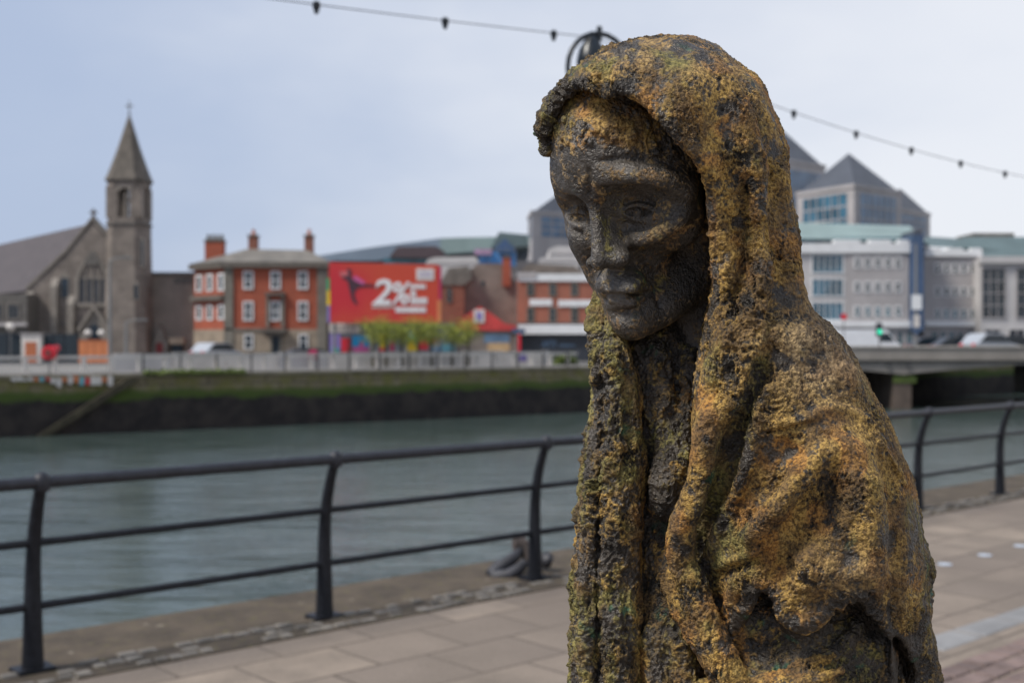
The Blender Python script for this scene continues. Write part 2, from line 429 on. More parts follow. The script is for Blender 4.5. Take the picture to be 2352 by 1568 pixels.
    g.on(C, [(2036, 1060, -4, 14), (2058, 1200, -4, 22), (2054, 1320, -4, 24), (2052, 1440, -4, 18)], 'sub', 36)
    g.on(C, [(1860, 1300, 4, 20), (1920, 1330, 4, 26), (1990, 1330, 4, 20)], k=60)
    g.on(C, [(1606, 1316, 2, 9), (1650, 1298, 2, 9), (1690, 1286, 2, 9), (1740, 1268, 2, 7), (1776, 1246, 2, 5)], k=14)
    g.on(C, [(1640, 1326, -2, 8), (1700, 1302, -2, 9), (1760, 1280, -2, 7)], 'sub', 20)
    g.on(C, [(1726, 980, 0, 5), (1784, 976, 0, 7), (1850, 962, 0, 8), (1900, 940, 0, 8), (1945, 944, 0, 8), (1993, 966, 0, 6)], k=14)
    g.on(C, [(1730, 994, -2, 4), (1800, 988, -2, 5), (1880, 968, -2, 5)], 'sub', 10)
    g.on(C, [(1994, 950, 2, 5), (2014, 1000, 0, 9), (2034, 1040, 0, 9), (2056, 1078, 0, 9), (2078, 1112, 0, 7)], k=14)
    g.on(C, [(2004, 962, -2, 4), (2022, 1012, -2, 6), (2044, 1060, -2, 6), (2066, 1104, -2, 5)], 'sub', 8)
    g.on(C, [(1940, 985, 0, 3), (1950, 1025, 0, 5), (1960, 1052, 0, 3)], 'sub', 6)
    g.on(C, [(1760, 800, 4, 14), (1800, 780, 4, 24), (1880, 800, 6, 30), (1930, 860, 8, 30)], k=60)
    # relief of the far curtain
    g.on(C, [(1380, 860, 0, 8), (1384, 1000, 0, 13), (1380, 1150, 0, 14), (1374, 1300, 0, 13), (1370, 1450, 0, 13), (1372, 1640, 0, 13)], 'sub', 16)
    g.on(C, [(1350, 900, 0, 5), (1352, 1050, 0, 7), (1340, 1200, 0, 5)], 'sub', 14)
    g.on(C, [(1440, 860, 0, 12), (1450, 960, 0, 14), (1440, 1040, 0, 10)], 'sub', 30)
    g.on(C, [(1362, 1000, 2, 9), (1362, 1150, 0, 11), (1348, 1300, 0, 12), (1345, 1450, 0, 12), (1340, 1640, 0, 12)], k=18)
    g.on(C, [(1400, 1040, 4, 14), (1420, 1180, 4, 18), (1400, 1330, 4, 16), (1420, 1480, 4, 18), (1430, 1640, 4, 16)], k=34)
    g.on(C, [(1370, 700, 2, 10), (1366, 780, 2, 14), (1376, 860, 4, 12)], k=24)
    # ragged hem: the arm side is undercut below it
    D = g.front()
    rj = random.Random(3)
    HEM = [(1668, 1490), (1690, 1424), (1716, 1400), (1734, 1352), (1746, 1344), (1762, 1356), (1780, 1372), (1790, 1418), (1812, 1436), (1842, 1448), (1874, 1438), (1892, 1418), (1906, 1396), (1924, 1384),
           (1968, 1374), (2000, 1398), (2020, 1416), (2034, 1440), (2046, 1462), (2046, 1700), (1690, 1700)]
    H2 = []
    for i in range(len(HEM)-3):
        (a, b), (c_, d_) = HEM[i], HEM[i+1]
        n_ = max(1, int(math.hypot(c_-a, d_-b)/11))
        for q in range(n_): H2.append((a+(c_-a)*q/n_+rj.uniform(-5, 5), b+(d_-b)*q/n_+rj.uniform(-6, 6)))
    HEM = H2+HEM[-3:]
    g.prism(HEM, -700, -120, 'sub', 7)
    GAP = [(2050, 1456), (2064, 1462), (2086, 1490), (2100, 1530), (2104, 1560), (2106, 1660), (2054, 1660)]
    g.prism(GAP, -700, 120, 'sub', 8)
    g.on(D, [(1672, 1486, 8, 12), (1686, 1430, 8, 14), (1710, 1402, 8, 12), (1730, 1350, 6, 11), (1750, 1338, 6, 10), (1782, 1362, 6, 11), (1798, 1412, 8, 14), (1842, 1434, 10, 16), (1884, 1414, 10, 13), (1920, 1376, 8, 11), (1968, 1366, 8, 12), (2018, 1404, 8, 12), (2040, 1452, 8, 12)], k=16)
    for _ in range(60):
        i = rj.randrange(len(HEM)-4); a = HEM[i]; g.on(D, [(a[0]+rj.uniform(-7, 7), a[1]-rj.uniform(-3, 14), 4, rj.uniform(5, 10)), (a[0]+rj.uniform(-9, 9), a[1]-rj.uniform(0, 16), 4, rj.uniform(4, 8))], k=6)
    # arm and inner cloth under the hem
    g.chain([(1700, 1430, -60, 60), (1860, 1490, -90, 80), (1990, 1510, -60, 55)], k=50)
    g.chain([(1700, 1580, -100, 60), (1850, 1600, -130, 90), (2000, 1610, -60, 50)], k=50)
    g.chain([(1974, 1430, -120, 10), (1930, 1490, -168, 14), (1870, 1520, -180, 14), (1800, 1530, -160, 12)], k=24)
    g.chain([(1700, 1540, -150, 10), (1760, 1580, -190, 14), (1850, 1570, -214, 12), (1930, 1540, -200, 10)], k=24)
    g.chain([(2120, 1300, 60, 46), (2112, 1450, 30, 52), (2128, 1560, 20, 44), (2130, 1660, 20, 44)], k=30)
    e((1575, 1330, -10), (66, 90, 60), k=30)
    # crossing lower fold at the front
    g.chain([(1492, 1215, 10, 14), (1506, 1260, -10, 20), (1536, 1320, -46, 28), (1574, 1390, -96, 32), (1612, 1460, -142, 32), (1654, 1530, -156, 34), (1700, 1600, -160, 38)], k=16)
    g.chain([(1556, 1250, -50, 22), (1576, 1310, -80, 30), (1596, 1370, -116, 30)], k=30)
    g.chain([(1590, 1330, -150, 26), (1622, 1420, -165, 28), (1660, 1510, -170, 34), (1710, 1640, -170, 40)], k=14)
    g.prism(OUT, -900, 900, 'int', 10)
    return g
def build_dress(h=5.0):
    g = Vol((1330, 680, -330), (1900, 1700, 330), h)
    e = lambda c, r, op='add', k=40, ax=None: g.ell(c, r, ax, op, k)
    e((1590, 1000, 125), (190, 230, 130)); e((1570, 1350, 90), (170, 420, 130)); e((1520, 1500, 60), (120, 260, 100)); e((1550, 1560, 20), (110, 230, 120))
    e((1500, 900, 110), (130, 190, 100)); e((1450, 760, 130), (66, 80, 60))
    M = g.front()
    g.on(M, [(1500, 800, 4, 10), (1520, 860, 4, 16), (1530, 950, 0, 26), (1530, 1050, 0, 30)], k=30)
    g.on(M, [(1545, 1060, -26, 44), (1540, 1110, -36, 46), (1530, 1160, -30, 34)], k=24)
    g.on(M, [(1590, 820, 0, 14), (1585, 880, 0, 20), (1580, 980, 0, 26), (1570, 1050, 0, 20)], k=26)
    g.on(M, [(1462, 800, 0, 9), (1492, 880, 0, 10), (1500, 980, 0, 12), (1490, 1060, 0, 10)], k=22)
    g.on(M, [(1552, 800, 0, 7), (1558, 880, 0, 9), (1552, 960, 0, 9)], 'sub', 18)
    g.on(M, [(1500, 1280, 0, 10), (1530, 1400, 0, 22), (1570, 1520, 0, 30), (1590, 1660, 0, 34)], k=24)
    g.on(M, [(1500, 1460, 0, 18), (1510, 1560, 0, 22), (1510, 1660, 0, 24)], k=24)
    return g

def finish(V, F, kind, sub=1):
    """rough sand-cast skin: lumps, pits and grains pushed along the normals, with patina masks"""
    for _ in range(sub): V, F = subdiv(V, F)
    V = relax(V, F, 2 if sub else 1)
    N = normals(V, F)
    P = V+0.0
    W = P+18*np.stack([fbm(P, 70, 2, 91), fbm(P, 70, 2, 92), fbm(P, 70, 2, 93)], 1)
    u, v = P[:, 0], P[:, 1]
    big = fbm(W, 90, 3, 1); mid = fbm(W, 30, 3, 5)
    # craggy skin: sharp-crested ridges drawn out along the drape, broken into calm and rough ground
    rid = 1-np.abs(fbm(W*[1.25, .5, 1.25], 40, 4, 11, .6))*3.0
    rid2 = 1-np.abs(fbm(W*[1.0, .8, 1.0], 17, 3, 15, .6))*3.0
    fin = fbm(P, 11, 3, 21, .8); gra = fbm(P, 5.5, 2, 27, .8)
    b1 = blobs(W, 30, 31, .34, .40); b2 = blobs(W, 15, 41, .30, .46)
    pit = blobs(W, 17, 51, .22, .42); pit2 = blobs(P, 9, 61, .3, .45)
    var = np.clip(.55+1.3*fbm(P, 75, 2, 77), .2, 1.5)
    if kind == 'head':
        hair = np.clip((350-v+.18*(u-1300))/50, 0, 1)
        d = 1.0*mid+.7*fin*(1+1.8*hair)*(.4+.6*var)+.35*gra+.3*rid2+hair*(3.0*mid+6*b2+3*rid*.6+1.5*rid2-2*pit) - .6*pit2
        rough = hair
    elif kind == 'shawl':
        rope = np.clip((1480-u)/80, 0, 1)+np.clip(1-np.abs(u-(1700+.02*(v-600)))/110, 0, 1)*np.clip((1000-v)/200, 0, 1)*np.clip((v-380)/200, 0, 1)
        rope = np.clip(rope, 0, 1); calm = np.clip(fbm(P, 120, 2, 71)*1.5+.45, .25, 1)
        lip = np.clip(1-np.abs(v-(1390+40*np.sin(u/50)))/90, 0, 1)*(u > 1600)
        low = np.clip((v-1150)/300, 0, 1)
        d = 6*big+(3.0+6.5*rope+3*lip+1.5*low)*mid+(4.2*var+5.5*rope+2*low)*rid*.8+(2.8*var+2.6*rope+1.6*lip)*rid2+(1.2+1.5*var+1.2*rope)*fin+(.5+.8*var)*gra+(3.6*calm+4*rope+4*lip)*b1+(2.4*calm+2.4*rope+3*lip)*b2-(3.5*calm+5*rope)*pit-1.0*pit2
        rough = rope
    else:
        d = 7*big+8*mid+5*rid+3*rid2+2.4*fin+1.2*gra+6*b1+3*b2-3*pit
        rough = np.ones(len(V))
    V = V+N*d[:, None]
    lump = np.clip(b1*.35+b2*.8, 0, 1)*(.6 if kind == 'shawl' else 1)
    return V, F, {'lump': lump, 'pit': np.clip(pit+.6*pit2, 0, 1), 'rise': np.clip(.5+.5*(mid*.6+rid2*.35+fin*.7+gra*.3), 0, 1), 'var': var, 'pu': (u-1176)/1176, 'pv': v/1568}

# ---------------------------------------------------------------- helpers for the place
SC = bpy.context.scene
COL = SC.collection
def tag(o, label=None, cat=None, group=None, kind=None):
    if label: o['label'] = label
    if cat: o['category'] = cat
    if group: o['group'] = group
    if kind: o['kind'] = kind
    return o
def thing(name, label, cat, loc, group=None):
    o = bpy.data.objects.new(name, None); COL.objects.link(o); o.location = loc; o.empty_display_size = .2
    return tag(o, label, cat, group)
def root_loc(p):
    l = Vector((0, 0, 0))
    while p is not None: l += p.location; p = p.parent
    return l
class MB:
    def __init__(s): s.v = []; s.f = []
    def add(s, vs, fs):
        o = len(s.v); s.v += [tuple(v) for v in vs]; s.f += [tuple(i+o for i in f) for f in fs]; return s
    def hexa(s, p):      # 4 bottom then 4 top corners
        return s.add(p, [(3, 2, 1, 0), (4, 5, 6, 7), (0, 1, 5, 4), (1, 2, 6, 5), (2, 3, 7, 6), (3, 0, 4, 7)])
    def box(s, x0, x1, y0, y1, z0, z1, fr=None):
        p = [(x0, y0, z0), (x1, y0, z0), (x1, y1, z0), (x0, y1, z0), (x0, y0, z1), (x1, y0, z1), (x1, y1, z1), (x0, y1, z1)]
        return s.hexa([fr(*q) for q in p] if fr else p)
    def prism(s, poly, y0, y1, fr=None):   # poly in (x, z)
        n = len(poly)
        a = sum(poly[i][0]*poly[(i+1) % n][1]-poly[(i+1) % n][0]*poly[i][1] for i in range(n))
        if a < 0: poly = poly[::-1]
        p = [(x, y0, z) for x, z in poly]+[(x, y1, z) for x, z in poly]
        if fr: p = [fr(*q) for q in p]
        fs = [tuple(range(n)), tuple(range(2*n-1, n-1, -1))]+[(i, i+n, (i+1) % n+n, (i+1) % n) for i in range(n)]
        return s.add(p, fs)
    def ring(s, pts, rad, n=8, cap=True, sq=None):
        pts = [Vector(p) for p in pts]; m = len(pts); rr = rad if isinstance(rad, (list, tuple)) else [rad]*m
        vs = []; prev = None
        for i, p in enumerate(pts):
            d = (pts[min(i+1, m-1)]-pts[max(i-1, 0)]).normalized()
            if prev is None:
                up = Vector((0, 0, 1)) if abs(d.z) < .9 else Vector((1, 0, 0))
                a = d.cross(up).normalized()
            else: a = (prev-d*prev.dot(d)).normalized()
            prev = a; b = d.cross(a)
            for k in range(n):
                t = 2*math.pi*k/n
                c, q = math.cos(t), math.sin(t)
                vs.append(p+(a*c*(sq or 1)+b*q)*rr[i])
        fs = [(i*n+k, i*n+(k+1) % n, (i+1)*n+(k+1) % n, (i+1)*n+k) for i in range(m-1) for k in range(n)]
        if cap: fs += [tuple(range(n-1, -1, -1)), tuple((m-1)*n+k for k in range(n))]
        return s.add(vs, fs)
    def lathe(s, prof, c, n=20):           # prof: (radius, z)
        vs = [(c[0]+r*math.cos(2*math.pi*k/n), c[1]+r*math.sin(2*math.pi*k/n), c[2]+z) for r, z in prof for k in range(n)]
        fs = [(i*n+k, i*n+(k+1) % n, (i+1)*n+(k+1) % n, (i+1)*n+k) for i in range(len(prof)-1) for k in range(n)]
        fs += [tuple(range(n-1, -1, -1)), tuple((len(prof)-1)*n+k for k in range(n))]
        return s.add(vs, fs)
    def build(s, name, m, parent=None, smooth=False, bevel=0):
        b = root_loc(parent) if parent else Vector((0, 0, 0))
        me = bpy.data.meshes.new(name); me.from_pydata([tuple(Vector(v)-b) for v in s.v], [], s.f); me.validate()
        if bevel:
            bm = bmesh.new(); bm.from_mesh(me); bmesh.ops.remove_doubles(bm, verts=bm.verts, dist=1e-5)
            bmesh.ops.bevel(bm, geom=bm.edges[:], offset=bevel, segments=2, affect='EDGES', clamp_overlap=True); bm.to_mesh(me); bm.free()
        if smooth:
            for p in me.polygons: p.use_smooth = True
            try: me.set_sharp_from_angle(angle=R(40))
            except Exception: pass
        me.materials.append(m)
        o = bpy.data.objects.new(name, me); COL.objects.link(o)
        if parent: o.parent = parent
        return o
import bmesh
def kids(o): return [c for c in COL.objects if c.parent == o]
def copy_tree(o, parent=None, loc=None):
    c = o.copy(); COL.objects.link(c); c.parent = parent
    if loc is not None: c.location = loc
    for k in kids(o): copy_tree(k, c)
    return c
def W(u, v, Y): return ((u-CX)/FPX*Y, Y, CAM_H-(v-CY)/FPX*Y)
def WX(u, Y): return (u-CX)/FPX*Y
def WZ(v, Y): return CAM_H-(v-CY)/FPX*Y

# ---------------------------------------------------------------- materials
class NT:
    def __init__(s, nt): s.nt = nt
    def n(s, t, **k):
        x = s.nt.nodes.new(t)
        for a, b in k.items():
            if a == 'inp':
                for i, v in b.items():
                    if hasattr(v, 'is_output'): s.nt.links.new(v, x.inputs[i])
                    else: x.inputs[i].default_value = v
            else: setattr(x, a, b)
        return x
    def l(s, a, b): s.nt.links.new(a, b)
    def mix(s, f, a, b, bt='MIX'):
        x = s.nt.nodes.new('ShaderNodeMix'); x.data_type = 'RGBA'; x.blend_type = bt
        for sock, v in ((x.inputs[0], f), (x.inputs[6], a), (x.inputs[7], b)):
            if hasattr(v, 'is_output'): s.nt.links.new(v, sock)
            else: sock.default_value = (*v, 1) if isinstance(v, (tuple, list)) and len(v) == 3 else v
        return x.outputs[2]
    def ma(s, op, a, b=0.0, c=0.0, clamp=False):
        x = s.nt.nodes.new('ShaderNodeMath'); x.operation = op; x.use_clamp = clamp
        for i, v in enumerate((a, b, c)):
            if hasattr(v, 'is_output'): s.nt.links.new(v, x.inputs[i])
            else: x.inputs[i].default_value = v
        return x.outputs[0]
    def ramp(s, f, lo, hi, a=0.0, b=1.0):
        x = s.nt.nodes.new('ShaderNodeMapRange'); x.interpolation_type = 'SMOOTHSTEP'
        s.nt.links.new(f, x.inputs[0]); x.inputs[1].default_value = lo; x.inputs[2].default_value = hi
        x.inputs[3].default_value = a; x.inputs[4].default_value = b
        return x.outputs[0]
    def noise(s, vec, scale, det=3, rough=.5):
        x = s.nt.nodes.new('ShaderNodeTexNoise'); x.inputs['Scale'].default_value = scale; x.inputs['Detail'].default_value = det; x.inputs['Roughness'].default_value = rough
        if vec is not None: s.nt.links.new(vec, x.inputs['Vector'])
        return x.outputs['Fac']
def newmat(name):
    m = bpy.data.materials.new(name); m.use_nodes = True
    N = NT(m.node_tree); b = m.node_tree.nodes['Principled BSDF']
    return m, N, b
def flat(name, col, rough=.7, var=.25, scale=3.0, bump=0.0, metal=0.0, spec=.5, bscale=None):
    m, N, b = newmat(name)
    tc = N.n('ShaderNodeTexCoord').outputs['Object']
    f = N.noise(tc, scale, 5, .6)
    lo = tuple(c*(1-var) for c in col); hi = tuple(min(1, c*(1+var)) for c in col)
    N.l(N.mix(N.ramp(f, .3, .7), lo, hi), b.inputs['Base Color'])
    b.inputs['Roughness'].default_value = rough; b.inputs['Metallic'].default_value = metal
    b.inputs['Specular IOR Level'].default_value = spec
    if bump:
        bp = N.n('ShaderNodeBump', inp={'Strength': bump, 'Distance': .02, 'Height': N.noise(tc, bscale or scale*6, 4, .6)})
        N.l(bp.outputs[0], b.inputs['Normal'])
    return m
def brickmat(name, c1, c2, mortar, bw, bh, ms=.02, rough=.85, rot=0.0, axes='XZ'):
    m, N, b = newmat(name)
    g = N.n('ShaderNodeNewGeometry').outputs['Position']
    sp = N.n('ShaderNodeSeparateXYZ', inp={0: g})
    cb = N.n('ShaderNodeCombineXYZ')
    N.l(sp.outputs[0], cb.inputs[0]); N.l(sp.outputs[2], cb.inputs[1])
    br = N.n('ShaderNodeTexBrick', inp={'Vector': cb.outputs[0], 'Color1': (*c1, 1), 'Color2': (*c2, 1), 'Mortar': (*mortar, 1), 'Scale': 1.0, 'Mortar Size': ms, 'Brick Width': bw, 'Row Height': bh})
    f = N.noise(g, .8, 5, .6)
    N.l(N.mix(.35, br.outputs[0], N.mix(N.ramp(f, .3, .7), tuple(c*.6 for c in c1), tuple(min(1, c*1.5) for c in c2))), b.inputs['Base Color'])
    b.inputs['Roughness'].default_value = rough
    return m
def glassmat(name, col, rough=.12, var=.4):
    m, N, b = newmat(name)
    g = N.n('ShaderNodeNewGeometry').outputs['Position']
    f = N.noise(g, .45, 3, .5)
    N.l(N.mix(N.ramp(f, .35, .65), tuple(c*(1-var) for c in col), tuple(c*(1+var) for c in col)), b.inputs['Base Color'])
    b.inputs['Roughness'].default_value = rough; b.inputs['IOR'].default_value = 1.6
    return m
M = {}
M['stone_church'] = brickmat('church_stone', (.155, .13, .112), (.215, .18, .155), (.12, .105, .09), 1.0, .4, .03)
M['stone_trim'] = flat('stone_trim', (.20, .175, .15), var=.2)
M['stone_dark'] = flat('stone_dark', (.11, .10, .09), var=.25)
M['slate'] = flat('slate', (.066, .052, .052), .65, .2, 1.2)
M['spire'] = flat('spire_slate', (.10, .085, .07), .8, .25, 1.5)
M['brick'] = brickmat('red_brick', (.34, .082, .042), (.28, .062, .032), (.26, .11, .07), .5, .16, .012)
M['brick2'] = brickmat('orange_brick', (.36, .125, .08), (.30, .10, .062), (.3, .16, .12), .5, .16, .012)
M['brick_old'] = brickmat('old_brick', (.24, .09, .055), (.17, .06, .04), (.2, .12, .09), .5, .16, .012)
M['render_grey'] = flat('weathered_render', (.20, .165, .14), .9, .25, .5)
M['render_tan'] = flat('tan_render', (.225, .19, .162), .9, .15, .6)
M['ground_floor'] = flat('limestone', (.25, .20, .15), .85, .2, 1.0)
M['pilaster'] = flat('grey_pilaster', (.165, .15, .125), .85, .2, 1.0)
M['roof_grey'] = flat('grey_slate_roof', (.155, .14, .12), .75, .25, 1.0)
M['cornice'] = flat('dark_cornice', (.11, .095, .08), .8, .2, 2)
M['white'] = flat('white_paint', (.72, .72, .72), .55, .06, 1.0)
M['offwhite'] = flat('offwhite_panel', (.64, .595, .55), .7, .15, .5)
M['pale'] = flat('pale_stone', (.50, .48, .47), .75, .1, .3)
M['pale2'] = flat('pale_cladding', (.38, .355, .35), .75, .12, .3)
M['glass_dark'] = glassmat('dark_glass', (.012, .02, .028))
M['glass_blue'] = glassmat('blue_glass', (.03, .10, .15))
M['glass_pale'] = glassmat('pale_glass', (.10, .17, .26), .3, .2)
M['glass_teal'] = glassmat('teal_glass', (.02, .09, .12))
M['green_roof'] = flat('green_copper_roof', (.22, .29, .28), .6, .12, .2)
M['green_dark'] = flat('dark_green_roof', (.10, .14, .145), .6, .15, .3)
M['slate_blue'] = flat('blue_grey_roof', (.20, .25, .31), .5, .12, .1)
M['pyramid'] = flat('pyramid_slate', (.065, .072, .088), .55, .15, .4)
M['brown_block'] = flat('dark_brown_cladding', (.075, .052, .058), .7, .15, .5)
M['blue_sheet'] = flat('blue_sheeting', (.05, .21, .48), .6, .45, .7)
M['blue_deep'] = flat('deep_blue_paint', (.03, .07, .16), .5, .2, .4)
M['blue_tower'] = flat('blue_cladding', (.05, .09, .17), .4, .2, .3)
M['navy'] = flat('navy_hoarding', (.012, .022, .032), .6, .2, 1)
M['orange'] = flat('orange_hoarding', (.56, .19, .075), .7, .08, 1)
M['terracotta'] = flat('terracotta_panel', (.42, .13, .055), .7, .08, 1)
M['red'] = flat('red_paint', (.62, .018, .035), .45, .1, 2)
M['magenta'] = flat('magenta_paint', (.42, .01, .09), .5, .2, 3)
M['red_dark'] = flat('dark_red_paint', (.20, .03, .03), .6, .15, 2)
M['red_shed'] = flat('red_cladding', (.52, .05, .045), .6, .2, .6)
M['black'] = flat('black_shopfront', (.028, .032, .042), .5, .2, 1)
M['asphalt'] = flat('asphalt', (.06, .06, .062), .9, .15, .6, .2, bscale=40)
M['bank'] = flat('far_pavement', (.19, .18, .165), .9, .15, .3)
M['purple'] = flat('purple_paint', (.22, .17, .42), .6, .1, 1)
M['teal'] = flat('teal_paint', (.02, .36, .28), .6, .1, 1)
M['cyan'] = flat('cyan_paint', (.01, .28, .55), .6, .1, 1)
M['pink'] = flat('pink_paint', (.50, .09, .25), .6, .1, 1)
M['yellow'] = flat('yellow_paint', (.72, .50, .02), .6, .1, 1)
M['greenp'] = flat('green_paint', (.03, .35, .13), .6, .1, 1)
M['aqua'] = flat('aqua_paint', (.16, .42, .48), .6, .25, 1)
M['grey_panel'] = flat('grey_panel', (.20, .21, .23), .6, .1, 1)
M['board_red'] = None
M['iron'] = flat('black_iron', (.012, .013, .017), .42, .35, 30, .25, metal=0.0, spec=.25, bscale=150)
M['iron_top'] = flat('worn_iron_rail', (.022, .023, .03), .42, .3, 20, .2, spec=.4, bscale=120)
M['steel'] = flat('weathered_steel', (.045, .045, .052), .5, .3, 14, .3, metal=.3, bscale=80)
M['rust'] = flat('rusty_steel', (.06, .045, .04), .75, .4, 12, .4, bscale=60)
M['lamp_black'] = flat('lamp_black', (.006, .010, .014), .35, .2, 20)
M['cable'] = flat('cable_sheath', (.12, .125, .14), .6, .1, 20)
M['concrete'] = flat('bridge_concrete', (.25, .225, .20), .85, .15, .5)
M['concrete_dark'] = flat('dark_concrete', (.12, .115, .11), .9, .2, .5)
M['tyre'] = flat('tyre_rubber', (.02, .02, .02), .85, .1, 5)
M['silver'] = flat('silver_car_paint', (.45, .47, .5), .3, .03, 2, metal=.3)
M['carwhite'] = flat('white_car_paint', (.75, .76, .78), .3, .03, 2)
M['cardark'] = flat('dark_car_paint', (.03, .035, .045), .3, .05, 2)
M['tail'] = flat('red_lamp_lens', (.6, .01, .02), .25, .05, 2)
M['bark'] = flat('tree_bark', (.06, .052, .035), .9, .3, 12, .4)
M['lampgrey'] = flat('grey_pole', (.19, .19, .19), .6, .1, 1)
def leafmat(name, a, b_):
    m, N, b = newmat(name)
    g = N.n('ShaderNodeNewGeometry')
    f = N.noise(g.outputs['Position'], 2.2, 2, .5)
    f2 = N.n('ShaderNodeTexWhiteNoise', inp={0: N.n('ShaderNodeVectorMath', operation='SNAP', inp={0: g.outputs['Position'], 1: (.12, .12, .12)}).outputs[0]}).outputs[0]
    N.l(N.mix(N.ma('MULTIPLY_ADD', f2, .5, N.ma('MULTIPLY', f, .5)), a, b_), b.inputs['Base Color'])
    b.inputs['Roughness'].default_value = .6
    try: b.inputs['Transmission Weight'].default_value = 0; b.inputs['Subsurface Weight'].default_value = 0
    except Exception: pass
    return m
M['leaf'] = leafmat('spring_leaves', (.16, .21, .02), (.40, .41, .055))
M['weedy'] = leafmat('wall_plants', (.05, .09, .012), (.18, .22, .04))

# stretch of quay wall: pale stone band, green algae line, black weed below; patches keep their place on the wall
def quaymat():
    m, N, b = newmat('tidal_quay_stone')
    g = N.n('ShaderNodeNewGeometry').outputs['Position']
    sp = N.n('ShaderNodeSeparateXYZ', inp={0: g})
    z = N.ma('ADD', sp.outputs[2], N.ma('MULTIPLY', N.ma('SUBTRACT', N.noise(g, .35, 5, .6), .5), 1.1))
    z2 = N.ma('ADD', sp.outputs[2], N.ma('MULTIPLY', N.ma('SUBTRACT', N.noise(g, .45, 6, .65), .5), 1.0))
    cb = N.n('ShaderNodeCombineXYZ'); N.l(sp.outputs[0], cb.inputs[0]); N.l(sp.outputs[2], cb.inputs[1])
    br = N.n('ShaderNodeTexBrick', inp={'Vector': cb.outputs[0], 'Color1': (.22, .18, .115, 1), 'Color2': (.165, .135, .085, 1), 'Mortar': (.05, .045, .03, 1), 'Scale': 1.0, 'Mortar Size': .03, 'Brick Width': 1.3, 'Row Height': .45})
    c = N.mix(N.ramp(N.noise(g, 1.3, 5, .6), .35, .7), br.outputs[0], (.15, .14, .04))
    c = N.mix(N.ramp(z, -.95, -.55, 1, 0), c, (.055, .085, .012))
    c = N.mix(N.ramp(z2, -1.30, -1.02, 1, 0), c, N.mix(N.ramp(N.noise(g, 1.1, 5, .65), .35, .7), (.013, .010, .010), (.040, .031, .026)))
    N.l(c, b.inputs['Base Color']); b.inputs['Roughness'].default_value = .85
    return m
M['quay'] = quaymat()
def boardmat():
    m, N, b = newmat('printed_red_poster')
    g = N.n('ShaderNodeNewGeometry').outputs['Position']
    f = N.noise(g, .22, 2, .4)
    c = N.mix(N.ramp(f, .35, .65), (.50, .018, .03), (.50, .055, .025))
    N.l(c, b.inputs['Base Color']); b.inputs['Roughness'].default_value = .5
    return m
M['board_red'] = boardmat()
def watermat():
    m, N, b = newmat('river_water')
    g = N.n('ShaderNodeNewGeometry').outputs['Position']
    mp = N.n('ShaderNodeMapping', inp={'Vector': g, 'Rotation': (0, 0, R(-40)), 'Scale': (1.0, 2.2, 1)})
    mq = N.n('ShaderNodeMapping', inp={'Vector': g, 'Rotation': (0, 0, R(8)), 'Scale': (.42, 1.5, 1)})
    n1 = N.noise(mq.outputs[0], 1.25, 4, .6); n2 = N.noise(mp.outputs[0], .35, 3, .5); n3 = N.noise(mp.outputs[0], 6, 3, .6)
    hgt = N.ma('ADD', N.ma('MULTIPLY', n1, N.ramp(N.noise(g, .09, 3, .5), .38, .62, .9, 2.2)), N.ma('ADD', N.ma('MULTIPLY', n2, .55), N.ma('MULTIPLY', n3, .12)))
    bp = N.n('ShaderNodeBump', inp={'Strength': 1.0, 'Distance': .055, 'Height': hgt})
    N.l(bp.outputs[0], b.inputs['Normal'])
    N.l(N.mix(N.ramp(n2, .35, .65), (.042, .062, .055), (.068, .092, .084)), b.inputs['Base Color'])
    b.inputs['Roughness'].default_value = .07; b.inputs['IOR'].default_value = 1.33
    return m
M['water'] = watermat()

# ---------------------------------------------------------------- near quay frame: t along the railing, n towards the river
RO = Vector((.15, 8.48, 0)); RD = Vector((.745, .667, 0)).normalized(); RN = Vector((-RD.y, RD.x, 0))
def Q(t, n, z): return tuple(RO+RD*t+RN*n+Vector((0, 0, z)))
RANG = math.atan2(RD.y, RD.x)
def pavemat():
    m, N, b = newmat('sandstone_pavers')
    tc = N.n('ShaderNodeTexCoord').outputs['Object']
    br = N.n('ShaderNodeTexBrick', inp={'Vector': N.n('ShaderNodeMapping', inp={'Vector': tc, 'Location': (.02, .15, 0)}).outputs[0], 'Color1': (.30, .24, .185, 1), 'Color2': (.185, .148, .118, 1), 'Mortar': (.075, .055, .04, 1),
                                        'Scale': 1.0, 'Mortar Size': .012, 'Mortar Smooth': .35, 'Bias': 0.1, 'Brick Width': .60, 'Row Height': .48})
    br.offset = .5
    f = N.noise(tc, 1.4, 6, .65); f2 = N.noise(tc, 60, 3, .6); f3 = N.noise(tc, .5, 3, .5)
    c = N.mix(N.ramp(f, .30, .75), br.outputs[0], (.15, .12, .093))
    c = N.mix(N.ma('MULTIPLY', N.ramp(f2, .5, .7), .25), c, (.42, .34, .27))
    c = N.mix(N.ma('MULTIPLY', N.ramp(f3, .45, .65), .55), c, (.14, .11, .088))
    N.l(c, b.inputs['Base Color'])
    b.inputs['Roughness'].default_value = .82
    bp = N.n('ShaderNodeBump', inp={'Strength': .6, 'Distance': .006, 'Height': N.ma('ADD', N.ma('MULTIPLY', br.outputs[1], -1.0), N.ma('MULTIPLY', f2, .3))})
    N.l(bp.outputs[0], b.inputs['Normal'])
    return m
M['pave'] = pavemat()
